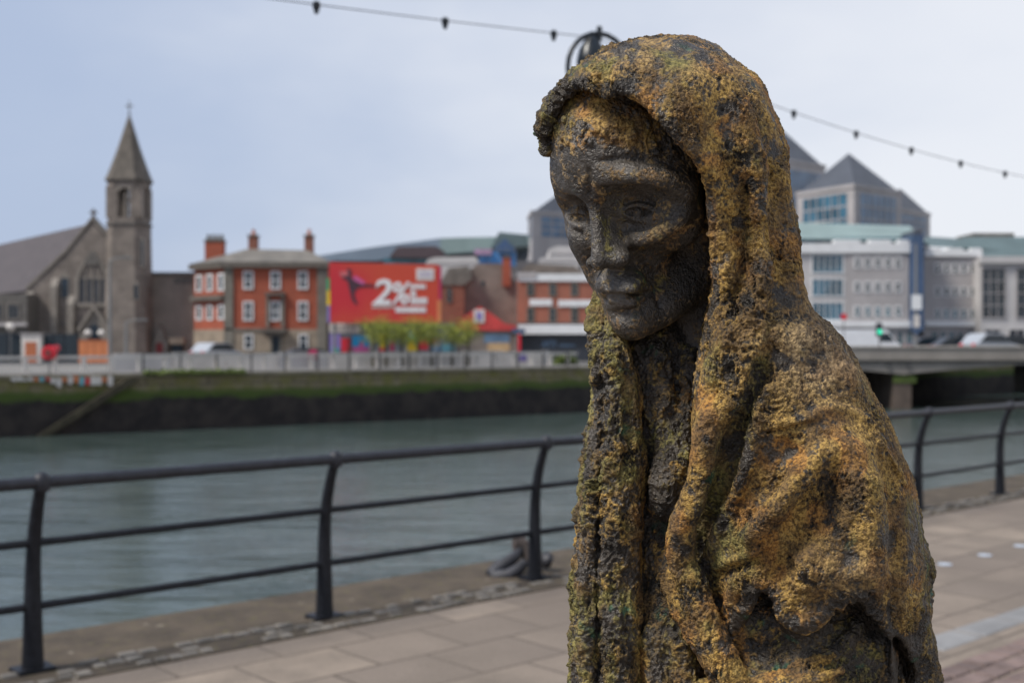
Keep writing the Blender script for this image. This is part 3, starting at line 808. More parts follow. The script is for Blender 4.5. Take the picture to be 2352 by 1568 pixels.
def copemat():
    m, N, b = newmat('mossy_coping_stone')
    tc = N.n('ShaderNodeTexCoord').outputs['Object']
    f = N.noise(tc, 2.5, 6, .7); f2 = N.noise(tc, 14, 5, .7); f3 = N.n('ShaderNodeTexVoronoi', inp={'Vector': tc, 'Scale': 5.5}).outputs['Distance']
    c = N.mix(N.ramp(f, .3, .7), (.045, .033, .022), (.10, .075, .050))
    c = N.mix(N.ramp(f2, .55, .75), c, (.13, .115, .035))
    c = N.mix(N.ma('MULTIPLY', N.ramp(f3, .16, .08), N.ramp(f, .5, .6)), c, (.42, .37, .30))
    N.l(c, b.inputs['Base Color']); b.inputs['Roughness'].default_value = .9
    bp = N.n('ShaderNodeBump', inp={'Strength': .8, 'Distance': .02, 'Height': f2}); N.l(bp.outputs[0], b.inputs['Normal'])
    return m
M['cope'] = copemat()
M['sett'] = flat('granite_setts', (.19, .168, .14), .8, .45, 5, .4, bscale=60)
M['sett_red'] = flat('reddish_setts', (.17, .12, .105), .8, .35, 4, .4, bscale=60)
M['granite'] = flat('pale_granite', (.22, .215, .21), .6, .2, 3, .2, bscale=60)
M['stud'] = flat('steel_stud', (.42, .46, .52), .35, .1, 3, metal=.2)

def ground():
    # pavement sheet in its own frame so that the joints run with the railing
    o = MB().add([(-60, -60, 0), (150, -60, 0), (150, -.33, 0), (-60, -.33, 0)], [(0, 1, 2, 3)]).build('pavement', M['pave'])
    o.location = RO; o.rotation_euler = (0, 0, RANG); tag(o, kind='structure')
    o = MB().box(-60, 150, -.24, .72, -.4, .004).build('quay_edge', M['cope']); o.location = RO; o.rotation_euler = (0, 0, RANG); tag(o, kind='structure')
    o = MB().box(-60, 150, .42, .70, -6, -.4).build('quay_wall', M['quay']); o.location = RO; o.rotation_euler = (0, 0, RANG)
    tag(o, 'near stone quay wall under the black railing', 'wall')
    g = MB().add([(-900, -900, -.02), (900, -900, -.02), (900, -59, -.02), (-900, -59, -.02)], [(0, 1, 2, 3)])
    o = g.build('ground', M['asphalt']); o.location = RO; o.rotation_euler = (0, 0, RANG); tag(o, kind='structure')
    o = MB().add([(-1500, -900, -2.75), (1500, -900, -2.75), (1500, 1500, -2.75), (-1500, 1500, -2.75)], [(0, 1, 2, 3)]).build('water', M['water']); tag(o, kind='structure')
    # far bank
    a, b = F(-400, 0), F(300, 0)
    o = MB().add([(a[0], a[1], 0), (b[0], b[1], 0), (b[0]+300, 3000, 0), (-3000, 3000, 0), (-3000, a[1], 0)], [(0, 1, 2, 3, 4)]).build('far_bank', M['bank']); tag(o, kind='structure')
    o = MB().add([(-200, 86, .004), (60, 86, .004), (60, 95, .004), (-200, 95, .004)], [(0, 1, 2, 3)]).build('road', M['asphalt']); tag(o, kind='structure')
FO = Vector((-18.8, 58.5, 0)); FD = Vector((.822, .569, 0)).normalized(); FN = Vector((-FD.y, FD.x, 0))
def F(s, n=0, z=0): return tuple(FO+FD*s+FN*n+Vector((0, 0, z)))
def Fu(u):   # position along the far wall seen at column u
    k = (u-CX)/FPX
    return (k*FO.y-FO.x)/(FD.x-k*FD.y)
ground()

# setts along the inner edge of the coping: laid stones, each a slightly different size
rnd = random.Random(11)
def sett_row(name, label, t0, t1, n0, n1, L_, m, z=.010, skip=0.0, rows=1):
    mb = MB(); w = (n1-n0)/rows
    for r in range(rows):
        t = t0+rnd.uniform(0, L_)
        while t < t1:
            l = L_*rnd.uniform(.75, 1.2)
            if rnd.random() > skip:
                a = w*r+n0+rnd.uniform(.006, .016)*(2.2 if skip else 1); b = n0+w*(r+1)-rnd.uniform(.006, .016)*(2.2 if skip else 1); h = z+rnd.uniform(-.003, .004)
                p = [Q(t+.008, a, -.02), Q(t+l-.008, a+rnd.uniform(-.006, .006), -.02), Q(t+l-.008, b, -.02), Q(t+.008, b+rnd.uniform(-.006, .006), -.02)]
                c = [p[0], p[1], p[2], p[3]]; cx = sum(q[0] for q in c)/4; cy = sum(q[1] for q in c)/4
                top = [(cx+(q[0]-cx)*.9, cy+(q[1]-cy)*.9, h) for q in c]
                mid = [(q[0], q[1], h-.008) for q in c]
                mb.hexa(p+mid); mb.hexa(mid+top)
            t += l
    o = mb.build(name, m); tag(o, label, kind='structure'); return o
MB_ = MB().box(-60, 150, -.33, -.0, -.3, .0065); o = MB_.build('sett_bedding', M['cope']); o.location = RO; o.rotation_euler = (0, 0, RANG); tag(o, kind='structure')
sett_row('sett_strip', None, -8, 16, -.325, -.01, .105, M['sett'], .017, .42, 3)
sett_row('drain_channel', None, -8, 16, -2.96, -2.74, .55, M['granite'], .006, 0)
sett_row('cobbled_strip', None, -8, 16, -4.0, -3.12, .17, M['sett_red'], .012, 0, 6)
for i, (u, v) in enumerate([(2170, 1297), (2262, 1276), (2344, 1255)]):
    d = FPX*CAM_H/(v-CY); x = WX(u, d)
    o = MB().lathe([(.055, 0), (.055, .006), (.045, .009)], (x, d, 0), 20).build('pavement_stud', M['stud'])
    tag(o, ['round steel stud in the pavement nearest the cloaked statue, leftmost of three', 'round steel stud in the pavement, middle one of three', 'round steel stud in the pavement at the right frame edge, farthest of three'][i], 'stud', 'steel studs set in the pavement')

# ---------------------------------------------------------------- black railing
def railing():
    r = thing('railing', 'black iron railing with three rails and curved posts along the river edge', 'railing', Q(0, 0, 0))
    def curve(z): return -.02-.13*max(0, (z-.45)/.55)**2.2
    H = 1.0; zs = (1.0, .665, .335)
    for nm, z, rad, m in (('top_rail', .985, .032, 'iron_top'), ('middle_rail', .665, .021, 'iron'), ('bottom_rail', .335, .021, 'iron')):
        pts = [Q(-9+i*.88, curve(z), z) for i in range(46)]
        MB().ring(pts, rad, 12).build(nm, M[nm and m], r, True)
    for i in range(-4, 17):
        t = (i-2)*1.768
        mb = MB(); n = 9; pts = []; rr = []
        for k in range(n+1):
            z = .02+.94*k/n; pts.append(Q(t, curve(z), z)); rr.append(.056-.026*(k/n)**.8)
        mb.ring(pts, rr, 10)
        p = mb.build('post', M['iron'], r, True)
        MB().box(-.095, .095, -.075, .075, .004, .026, lambda a, b, c: Q(t+a, -.02+b, c)).build('base_plate', M['iron'], p)
        c = Vector(Q(t, curve(.985), .985))
        MB().lathe([(.012, -.055), (.038, -.045), (.046, -.01), (.046, .015), (.038, .038), (.02, .05), (.004, .053)], c, 14).build('knuckle', M['iron_top'], p, True)
    return r
railing()

# mooring hook beside the third post
def hook():
    c = Vector(W(1165, 1300, 8.62)); c.z = .0
    r = thing('mooring_hook', 'heavy open steel mooring hook lying on the quay edge beside a railing post', 'mooring hook', c)
    def P(u, v, dy=0): return Vector(W(u, v, 8.66+dy))
    pts = [P(1196, 1262, .10), P(1186, 1276, .06), P(1168, 1290), P(1146, 1304), P(1134, 1318, -.04), P(1142, 1326, -.08), P(1166, 1322, -.10), P(1190, 1308, -.08), P(1206, 1292, -.04)]
    MB().ring(pts, [.03, .038, .046, .055, .06, .058, .05, .044, .034], 14).build('hook', M['steel'], r, True)
    MB().ring([P(1180, 1250, .12), P(1200, 1250, .14), P(1212, 1258, .12), P(1214, 1290, .1)], [.05, .055, .05, .05], 12).build('bracket', M['rust'], r, True)
    MB().ring([P(1210, 1284, .1), P(1250, 1284, .1)], .03, 12).build('pin', M['steel'], r, True)
    MB().ring([P(1244, 1285, .1), P(1250, 1285, .1), P(1262, 1288, .08), P(1268, 1290, .08)], [.04, .058, .058, .04], 14).build('pin_head', M['steel'], r, True)
hook()

# ---------------------------------------------------------------- lamp standard and the string of bulbs
LX, LY = .62, 8.4
def lamp():
    r = thing('street_lamp', 'black lamp standard with a hooped crook behind the statue', 'street lamp', (LX, LY, 0))
    pole = MB().lathe([(.11, 0), (.11, .12), (.075, .16), (.07, .7), (.045, .78), (.036, 1.2), (.03, 3.2)], (LX, LY, 0), 16).build('pole', M['lamp_black'], r, True)
    zc = WZ(160, LY); R_ = .245
    pts = [(LX+R_*math.sin(a)*RD.x*1.25, LY+R_*math.sin(a)*RD.y*.5, zc-.005+R_*1.05*math.cos(a)) for a in [R(-150+i*15) for i in range(21)]]
    MB().ring(pts, .018, 10).build('hoop', M['lamp_black'], r, True)
    MB().ring([(LX, LY, 3.1), (LX, LY, zc-.24)], .028, 10).build('neck', M['lamp_black'], r, True)
    MB().ring([(LX, LY, zc+.30), (LX, LY, zc+.2)], .02, 10).build('hanger', M['lamp_black'], r, True)
    MB().lathe([(.02, .23), (.045, .20), (.065, .16), (.09, .12), (.105, .06), (.11, .02), (.09, -.02), (.06, -.06), (.02, -.08)], (LX-.055, LY, zc+.02), 20).build('lantern', M['lamp_black'], r, True)
lamp()
def zcat(t): return 3.478+.0088*(t-6.5)**2 if t > 0 else 3.86-.155*(-t)**.9*.62
def string(name, t0, t1, ts, lab):
    r = thing(name, lab, 'string lights', (LX, LY, 3.86))
    def P(t):
        z = 3.478+.0086*(t-6.5)**2 if t >= 0 else 3.85+.098*t+.004*t*t
        return Vector((LX+RD.x*t, LY+RD.y*t, z))
    MB().ring([P(t0+(t1-t0)*i/40) for i in range(41)], .0035, 6).build('cable', M['cable'], r, True)
    for t in ts:
        p = P(t)
        b = MB().lathe([(.010, .02), (.022, .012), (.024, -.010), (.019, -.028)], p, 12).build('bulb_holder', M['lamp_black'], r, True)
        MB().lathe([(.014, -.028), (.016, -.036), (.015, -.044), (.010, -.052), (.003, -.056)], p, 12).build('bulb', M['glass_dark'], r, True)
string('string_lights', 0, 13, [.45+.951*i for i in range(1, 13)], 'string of festoon bulbs running right from the lamp standard')
string('string_lights', -9, 0, [-.449-.949*i for i in range(0, 9)], 'string of festoon bulbs running left from the lamp standard')

# ---------------------------------------------------------------- far bank
def pbox(u0, v0, u1, v1, Y, dep=1.0, mb=None, out=0.0):
    """box whose front face stands at depth Y-out and spans the given columns and rows"""
    mb = mb or MB()
    return mb.box(WX(u0, Y), WX(u1, Y), Y-out, Y+dep, WZ(v1, Y), WZ(v0, Y))
def ppoly(pts, Y, dep=1.0, mb=None, out=0.0):
    mb = mb or MB()
    return mb.prism([(WX(u, Y), WZ(v, Y)) for u, v in pts], Y-out, Y+dep)
def window(root, u0, v0, u1, v1, Y, fm, pm, fw=.13, bars=(1, 1), out=.08, name='window', arch=False, sill=None):
    x0, x1, z0, z1 = WX(u0, Y), WX(u1, Y), WZ(v1, Y), WZ(v0, Y)
    mb = MB()
    mb.box(x0-fw, x0, Y-out, Y+.05, z0-fw, z1+fw); mb.box(x1, x1+fw, Y-out, Y+.05, z0-fw, z1+fw)
    mb.box(x0, x1, Y-out, Y+.05, z1, z1+fw); mb.box(x0, x1, Y-out, Y+.05, z0-fw, z0)
    for i in range(1, bars[0]): 
        x = x0+(x1-x0)*i/bars[0]; mb.box(x-.03, x+.03, Y-out*.7, Y+.05, z0, z1)
    for i in range(1, bars[1]):
        z = z0+(z1-z0)*i/bars[1]; mb.box(x0, x1, Y-out*.8, Y+.04, z-.035, z+.035)
    if arch: mb.prism([(x0-fw, z1+fw), (x1+fw, z1+fw), ((x0+x1)/2, z1+fw+(x1-x0)*.7)], Y-out*.9, Y+.05)
    w = mb.build(name, fm, root)
    MB().box(x0, x1, Y-.025, Y+.03, z0, z1).build('pane', pm, w)
    return w
def base(u, Y): return (WX(u, Y), Y, 0)

# -- church
def church():
    Y = 104.0
    r = thing('church', 'grey stone church with a gabled front, slate nave roof and pointed spire', 'church', base(205, Y))
    V0 = CY+FPX*CAM_H/Y
    ppoly([(63, V0), (63, 664), (150, 585), (212, 512), (255, 560), (300, 606), (300, V0)], Y, 1.2).build('gable_wall', M['stone_church'], r)
    # nave behind the gable: walls and roof running back and to the left
    mb = MB(); a0 = W(212, 514, Y+.6); e0 = W(66, 668, Y+.6); e1 = W(300, 612, Y+.6)
    d = Vector((-30, 38, 0))
    A1 = Vector(a0)+d; E1 = Vector(e0)+d; G1 = Vector(e1)+d
    mb.add([a0, e0, E1, A1, e1, G1], [(0, 1, 2, 3), (0, 3, 5, 4)])
    mb.add([(p[0], p[1], p[2]-.35) for p in (a0, e0, E1, A1, e1, G1)], [(3, 2, 1, 0), (4, 5, 3, 0)])
    mb.build('nave_roof', M['slate'], r)
    mb = MB(); z = e0[2]-.3
    mb.hexa([(e0[0], e0[1], 0), (e1[0], e1[1], 0), (G1.x, G1.y, 0), (E1.x, E1.y, 0), (e0[0], e0[1], z), (e1[0], e1[1], z), (G1.x, G1.y, z), (E1.x, E1.y, z)])
    mb.build('nave_wall', M['stone_dark'], r)
    # coping along the gable and cross
    mb = MB()
    for p, q in (((60, 668), (152, 580)), ((152, 580), (212, 506)), ((212, 506), (256, 556)), ((256, 556), (300, 604))):
        mb.prism([(WX(p[0], Y), WZ(p[1], Y)), (WX(q[0], Y), WZ(q[1], Y)), (WX(q[0], Y), WZ(q[1], Y)+.3), (WX(p[0], Y), WZ(p[1], Y)+.3)], Y-.12, Y+.9)
    mb.build('coping', M['stone_trim'], r)
    mb = MB(); x, z = WX(212, Y), WZ(506, Y)
    mb.box(x-.09, x+.09, Y+.2, Y+.4, z, z+1.0); mb.box(x-.32, x+.32, Y+.22, Y+.38, z+.58, z+.76); mb.box(x-.2, x+.2, Y+.1, Y+.5, z-.1, z+.25)
    mb.build('gable_cross', M['stone_dark'], r)
    # great window
    w = MB()
    x0, x1, z0, z1 = WX(182, Y), WX(246, Y), WZ(697, Y), WZ(640, Y)
    ap = WZ(582, Y); xm = (x0+x1)/2; t = .34
    arch = []
    for i in range(13):
        a = i/12; xx = x0-t+(x1-x0+2*t)*a; arch.append((xx, z1+(ap-z1)*(1-abs(2*a-1)**1.7)))
    inner = []
    for i in range(13):
        a = i/12; xx = x0+(x1-x0)*a; inner.append((xx, z1+(ap-t-z1)*(1-abs(2*a-1)**1.7)))
    for i in range(12):
        w.prism([arch[i], arch[i+1], inner[i+1], inner[i]], Y-.2, Y+.1)
    w.box(x0-t, x0, Y-.2, Y+.1, z0-t, z1); w.box(x1, x1+t, Y-.2, Y+.1, z0-t, z1); w.box(x0, x1, Y-.2, Y+.1, z0-t, z0)
    for i in range(1, 4): w.box(x0+(x1-x0)*i/4-.05, x0+(x1-x0)*i/4+.05, Y-.14, Y+.1, z0, z1+(ap-z1)*.45)
    w.box(x0, x1, Y-.12, Y+.1, z1-.05, z1+.12)
    wo = w.build('great_window', M['stone_trim'], r)
    MB().box(x0, x1, Y-.04, Y+.05, z0, z1).build('leaded_glass', flat('leaded_glass', (.06, .06, .065), .4, .2, 2), wo)
    MB().prism([inner[i] for i in range(13)], Y-.035, Y+.05).build('tracery', M['stone_church'], wo)
    MB().lathe([(.0, 0), (.85, 0.001), (.85, .08), (0, .08)], (0, 0, 0), 6)
    q = MB(); c = W(214, 597, Y)
    for i in range(3):
        a = R(90+120*i); 
        q.prism([(c[0]+math.cos(a)*.32+.38*math.cos(k*math.pi/5), c[2]+math.sin(a)*.32+.38*math.sin(k*math.pi/5)) for k in range(10)], Y-.22-.003*i, Y-.1)
    q.build('trefoil', M['stone_dark'], wo)
    for u0, v0, u1, v1 in ((140, 640, 158, 684), (276, 640, 290, 684)):
        window(r, u0, v0, u1, v1, Y, M['stone_trim'], M['glass_dark'], .12, (1, 1), arch=True, name='lancet_window')
    # buttresses and string courses
    for u, v in ((70, 690), (128, 660), (166, 700), (262, 668)):
        mb = MB(); x = WX(u, Y); z = WZ(v, Y)
        mb.prism([(x-.3, 0), (x+.3, 0), (x+.3, z), (x-.3, z)], Y-.55, Y)
        mb.hexa([(x-.3, Y-.55, z), (x+.3, Y-.55, z), (x+.3, Y, z), (x-.3, Y, z), (x-.3, Y-.1, z+.7), (x+.3, Y-.1, z+.7), (x+.3, Y, z+.8), (x-.3, Y, z+.8)])
        mb.build('buttress', M['stone_trim'], r)
    pbox(135, 742, 262, 748, Y, .1, out=.18).build('string_course', M['stone_dark'], r)
    # portal
    mb = MB()
    for s in (-1, 1):
        mb.prism([(WX(222, Y), WZ(700, Y)), (WX(222, Y), WZ(712, Y)), (WX(222+s*34, Y), WZ(764, Y)), (WX(222+s*38, Y), WZ(756, Y))], Y-.8-.004*s, Y)
        for k in range(2): mb.box(WX(222+s*(20+8*k), Y)-.15, WX(222+s*(20+8*k), Y)+.15, Y-.7, Y-.003, 0, WZ(765, Y))
    ppoly([(222, 712), (190, 762), (254, 762)], Y, .0, mb, .5)
    po = mb.build('portal', M['stone_trim'], r)
    ppoly([(204, V0), (204, 768), (212, 752), (222, 743), (232, 752), (240, 768), (240, V0)], Y, .02, out=.56).build('doorway', M['glass_dark'], po)
    # tower
    t0, t1 = 253, 341
    Yt = Y-.7; tw = (WX(t1, Yt)-WX(t0, Yt)); hw = tw/2; xc = WX((t0+t1)/2, Yt+hw); yc = Yt+hw
    def octo(r0, z0, r1, z1, mb):
        k = .60
        for rr, zz in ((r0, z0), (r1, z1)): pass
        ring0 = [(xc+sx*r0*a, yc+sy*r0*b, z0) for sx, sy, a, b in ((-1, -1, 1, k), (-1, -1, k, 1), (1, -1, k, 1), (1, -1, 1, k), (1, 1, 1, k), (1, 1, k, 1), (-1, 1, k, 1), (-1, 1, 1, k))]
        ring1 = [(xc+sx*r1*a, yc+sy*r1*b, z1) for sx, sy, a, b in ((-1, -1, 1, k), (-1, -1, k, 1), (1, -1, k, 1), (1, -1, 1, k), (1, 1, 1, k), (1, 1, k, 1), (-1, 1, k, 1), (-1, 1, 1, k))]
        mb.add(ring0+ring1, [tuple(range(7, -1, -1)), tuple(range(8, 16))]+[(i, (i+1) % 8, 8+(i+1) % 8, 8+i) for i in range(8)])
    z1, z2, z3, z4 = WZ(640, Yt), WZ(516, Yt), WZ(503, Yt), WZ(412, Yt)
    mb = MB(); octo(hw*1.10, 0, hw*1.06, z1, mb); octo(hw*1.03, z1, hw*.98, z2, mb)
    tower = mb.build('tower', M['stone_church'], r)
    mb = MB(); octo(hw*1.06, z2, hw*1.06, z2+.18, mb); octo(hw*1.05, z4-.15, hw*1.05, z4+.05, mb); mb.build('tower_band', M['stone_dark'], tower)
    # belfry stage: piers with openings on each side, a bell within
    mb = MB(); zb0 = z2+.18; zb1 = z4-.15; zo0 = WZ(500, Yt); zo1 = WZ(428, Yt)
    octo(hw*.97, zb0, hw*.97, zo0, mb); octo(hw*.97, zo1, hw*.97, zb1, mb)
    for sx in (-1, 1):
        for sy in (-1, 1):
            mb.box(xc+sx*hw*.62-hw*.31, xc+sx*hw*.62+hw*.31, yc+sy*hw*.62-hw*.31, yc+sy*hw*.62+hw*.31, zo0, zo1)
    mb.build('belfry', M['stone_church'], tower)
    mb = MB(); mb.box(xc+.12, xc+.26, Yt+.05, Yt+.25, zo0, zo1-.6); mb.prism([(xc-.6, zo1), (xc+.75, zo1), (xc+.75, zo1-.5), (xc+.1, zo1-.1), (xc-.6, zo1-.5)], Yt+.04, Yt+.26)
    mb.build('mullion', M['stone_trim'], tower)
    MB().lathe([(.3, -.6), (.26, -.45), (.2, -.15), (.1, 0), (.02, .1)], (xc+.25, yc, zo1-.6), 14).build('bell', M['stone_dark'], tower)
    # spire
    mb = MB()
    prof = [(hw*1.10, WZ(413, Yt)), (hw*.92, WZ(392, Yt)), (hw*.70, WZ(362, Yt)), (hw*.47, WZ(328, Yt)), (hw*.25, WZ(292, Yt)), (hw*.07, WZ(262, Yt))]
    for (a, b), (c, d_) in zip(prof[:-1], prof[1:]): octo(a, b, c, d_, mb)
    sp = mb.build('spire', M['spire'], r)
    mb = MB(); z = prof[-1][1]
    mb.ring([(xc, yc, z-.2), (xc, yc, z+1.45)], .05, 6); mb.box(xc-.34, xc+.34, yc-.04, yc+.04, z+.92, z+1.02); mb.lathe([(.05, -.1), (.16, 0), (.05, .12)], (xc, yc, z+.25), 10)
    mb.build('spire_cross', M['stone_dark'], sp)
    for u0, v0, u1, v1 in ((324, 552, 330, 612), (308, 655, 318, 688)):
        window(r, u0, v0, u1, v1, Yt-.14*hw-.02, M['stone_trim'], M['glass_dark'], .08, name='tower_slit', arch=True)
church()

def plain(name, label, cat, u0, v0, u1, Y, dep, m, group=None):
    V0 = CY+FPX*CAM_H/Y
    r = thing(name, label, cat, base((u0+u1)/2, Y), group)
    pbox(u0, v0, u1, V0, Y, dep).build('wall', m, r)
    return r
# low building at the far left, with hoardings before it
r = plain('low_building', 'low dark building under the church nave at the left edge', 'building', -120, 676, 62, 101.5, 8, M['stone_dark'])
pbox(-122, 742, 64, 750, 101.5, .1, out=.35).build('fascia', M['pale2'], r)
for i, u in enumerate((-60, -20, 20)): window(r, u, 700, u+22, 732, 101.5, M['stone_trim'], M['glass_dark'], .1, (2, 1))
r = plain('annex_building', 'tan rendered annex between the church tower and the red brick house', 'building', 340, 631, 446, 106, 9, M['render_tan'])
pbox(338, 626, 448, 633, 106, 9.3, out=.2).build('parapet', M['stone_dark'], r)
pbox(400, 640, 446, 652, 106, .1, out=.06).build('dark_band', M['stone_dark'], r)
ppoly([(350, 820), (350, 790), (366, 748), (384, 790), (384, 820)], 105.2, .8).build('porch', M['stone_trim'], r)
pbox(359, 788, 374, 832, 105.2, .02, out=.05).build('door', M['red_dark'], r)
pbox(388, 776, 422, 791, 105.6, .4, out=.1).build('sign_board', flat('tan_board', (.42, .33, .24)), r)
pbox(394, 792, 418, 834, 105.6, .4, out=.02).build('gate', M['navy'], r)
# hoardings
r = thing('hoarding', 'long navy blue hoarding at the foot of the church front', 'hoarding', base(60, 97))
pbox(-120, 768, 48, 836, 97, .12).build('panel', M['navy'], r); pbox(94, 768, 178, 836, 97, .12).build('panel', M['navy'], r)
mb = MB()
for u in (-90, -55, -20, 15, 118, 145): pbox(u, 767, u+2, 836, 97, .05, mb, out=.05)
mb.build('batten', M['black'], r)
r = thing('kiosk', 'white kiosk with a terracotta panel set in the navy hoarding', 'kiosk', base(70, 96.4))
pbox(49, 769, 93, 838, 96.4, 1.6, mb=MB()).build('wall', M['offwhite'], r); pbox(58, 786, 84, 838, 96.4, .1, out=.05).build('panel', M['terracotta'], r); pbox(47, 766, 95, 770, 96.4, 1.8, out=.1).build('roof', M['pale2'], r)
r = thing('hoarding', 'bright orange hoarding panel in front of the church door', 'hoarding', base(216, 95.5))
pbox(181, 783, 252, 836, 95.5, .12).build('panel', M['orange'], r)
mb = MB()
for u in (198, 216, 234): pbox(u, 783, u+1, 836, 95.5, .02, mb, out=.02)
pbox(180, 781, 253, 784, 95.5, .16, mb, out=.03); mb.build('frame', M['terracotta'], r)
r = thing('globe_sign', 'pale round globe lamp above the navy hoarding at the far left', 'globe lamp', base(24, 96.8))
MB().lathe([(.04, 0), (.04, WZ(760, 96.8))], base(24, 96.8), 8).build('pole', M['lampgrey'], r, True)
c = W(24, 752, 96.8); MB().lathe([(.06, -.38), (.26, -.25), (.36, 0), (.26, .25), (.06, .36)], c, 16).build('globe', M['offwhite'], r, True)
for u, lab in ((202, 'pale globe lamp left of the church door'), (233, 'pale globe lamp right of the church door')):
    r = thing('globe_lamp', lab, 'globe lamp', base(u, 98), 'globe lamps before the church door')
    MB().lathe([(.04, 0), (.04, WZ(774, 98))], base(u, 98), 8).build('pole', M['lampgrey'], r, True)
    c = W(u, 766, 98); MB().lathe([(.06, -.32), (.24, -.2), (.32, 0), (.24, .2), (.06, .3)], c, 14).build('globe', M['offwhite'], r, True)

# -- red brick house
def red_house():
    Y = 100.0; V0 = CY+FPX*CAM_H/Y
    r = thing('red_brick_house', 'three-storey red brick house with grey pilasters, hipped roof and three chimneys', 'house', base(640, Y))
    pbox(518, 616, 750, 757, Y, 9).build('brick_wall', M['brick'], r)
    pbox(517, 757, 751, V0, Y, 9, out=.05).build('ground_floor_wall', M['ground_floor'], r)
    # canted wing turned to the left
    xa, xb = WX(518, Y), WX(446, Y+3.2); P = [(xa, Y+.02), (xb, Y+3.2)]
    def wing(s0, s1, z0, z1, out, mb):
        d = Vector((xb-xa, 3.18)); n = Vector((d.y, -d.x)).normalized()*-1
        n = Vector((-abs(n.x), -abs(n.y)))
        a = Vector(P[0])+d*s0; b = Vector(P[0])+d*s1
        q = [a+n*out, b+n*out, b+Vector((1.5, 3)), a+Vector((1.5, 3))] if out < .5 else None
        mb.hexa([(b.x+n.x*out, b.y+n.y*out, z0), (a.x+n.x*out, a.y+n.y*out, z0), (a.x+.3, a.y+.9, z0), (b.x+.3, b.y+.9, z0),
                 (b.x+n.x*out, b.y+n.y*out, z1), (a.x+n.x*out, a.y+n.y*out, z1), (a.x+.3, a.y+.9, z1), (b.x+.3, b.y+.9, z1)])
        return mb
    zt, zg, = WZ(616, Y), WZ(757, Y)
    wing(0, 1, zg, zt, 0, MB()).build('wing_wall', M['brick'], r)
    wing(0, 1, 0, zg, .06, MB()).build('wing_ground_wall', M['ground_floor'], r)
    wing(0, 1, WZ(690, Y), WZ(678, Y), .45, MB()).build('balcony', M['cornice'], r)
    for lo, hi in ((WZ(668, Y), WZ(628, Y)), (WZ(735, Y), WZ(700, Y))):
        for s in (.12, .48, .82):
            w = wing(s-.09, s+.11, lo, hi, .07, MB()).build('window', M['white'], r)
            wing(s-.04, s+.06, lo+.15, hi-.15, .10, MB()).build('pane', M['glass_dark'], w)
    MB().box(xb, WX(520, Y), Y+3.3, Y+9, 0, zt).build('side_wall', M['brick'], r)
    for u0, u1 in ((515, 536), (729, 751)):
        pbox(u0, 614, u1, V0, Y, .3, out=.16).build('pilaster', M['pilaster'], r)
    # cornice and roof
    mb = pbox(510, 603, 756, 616, Y, 9.2, out=.45)
    wing(-.05, 1.06, WZ(616, Y), WZ(603, Y), .40, mb)
    mb.box(xb-.3, WX(515, Y), Y+3.35, Y+9.2, WZ(616, Y), WZ(603, Y)); mb.build('cornice', M['cornice'], r)
    zc = WZ(603, Y)+.01; zr = WZ(574, Y+4.5)
    a = [(WX(510, Y), Y-.4, zc), (WX(757, Y), Y-.4, zc), (WX(757, Y), Y+9.2, zc), (xb-.3, Y+9.2, zc), (xb-.35, Y+2.9, zc)]
    b = [(WX(566, Y+4), Y+4, zr), (WX(706, Y+4), Y+4, zr-.1)]
    ro = MB().add(a+b, [(0, 1, 6, 5), (1, 2, 6), (2, 3, 5, 6), (3, 4, 5), (4, 0, 5), (4, 3, 2, 1, 0)]).build('roof', M['roof_grey'], r)
    mb = MB()
    for (u0, u1, v0, v1, dy) in ((470, 512, 556, 600, 5), (570, 589, 544, 582, 4.5), (699, 717, 544, 590, 4.5)):
        Yc = Y+dy
        ch = pbox(u0, v0, u1, v1, Yc, 1.0).build('chimney', M['brick_old'] if u0 > 500 else M['brick'], ro)
        pbox(u0-2, v0-4, u1+2, v0, Yc, 1.1, out=.08).build('chimney_cap', M['cornice'], ch)
        mb = MB(); n = 4 if u1-u0 > 30 else 1
        for i in range(n):
            u = u0+(u1-u0)*(i+.5)/n; mb.lathe([(.16, 0), (.2, .05), (.13, .35), (.16, .5)], (WX(u, Yc), Yc+.5, WZ(v0-4, Yc)), 10)
        mb.build('chimney_pot', M['terracotta'] if n == 1 else M['cornice'], ch)
    # windows
    for u in (560, 622.5, 685.5):
        for v0, v1 in ((625, 664), (694, 736)):
            window(r, u+2, v0+2, u+19, v1-2, Y, M['white'], M['glass_dark'], .12, (2, 2), .1)
    for u in (563, 689): window(r, u, 771, u+16, 800, Y-.05, M['white'], M['glass_dark'], .1, (1, 2), .08)
    pbox(611, 673, 656, 680, Y, .1, out=.5).build('window_hood', M['cornice'], r)
    mb = pbox(612, 680, 619, 752, Y, .1, out=.2); pbox(647, 680, 654, 752, Y, .1, mb, .2); mb.build('window_surround', M['pilaster'], r)
    mb = pbox(606, 755, 660, 764, Y, .1, out=.7); pbox(610, 764, 656, 772, Y, .1, mb, .45); mb.build('door_canopy', M['cornice'], r)
    mb = pbox(622, 772, 626, V0, Y, .1, out=.3); pbox(644, 772, 648, V0, Y, .1, mb, .3); mb.build('door_surround', M['pilaster'], r)
    pbox(626, 772, 644, V0, Y, .1, out=.1).build('door', M['navy'], r)
    pbox(517, 755, 605, 760, Y, .1, out=.16).build('string_course', M['pilaster'], r)
red_house()

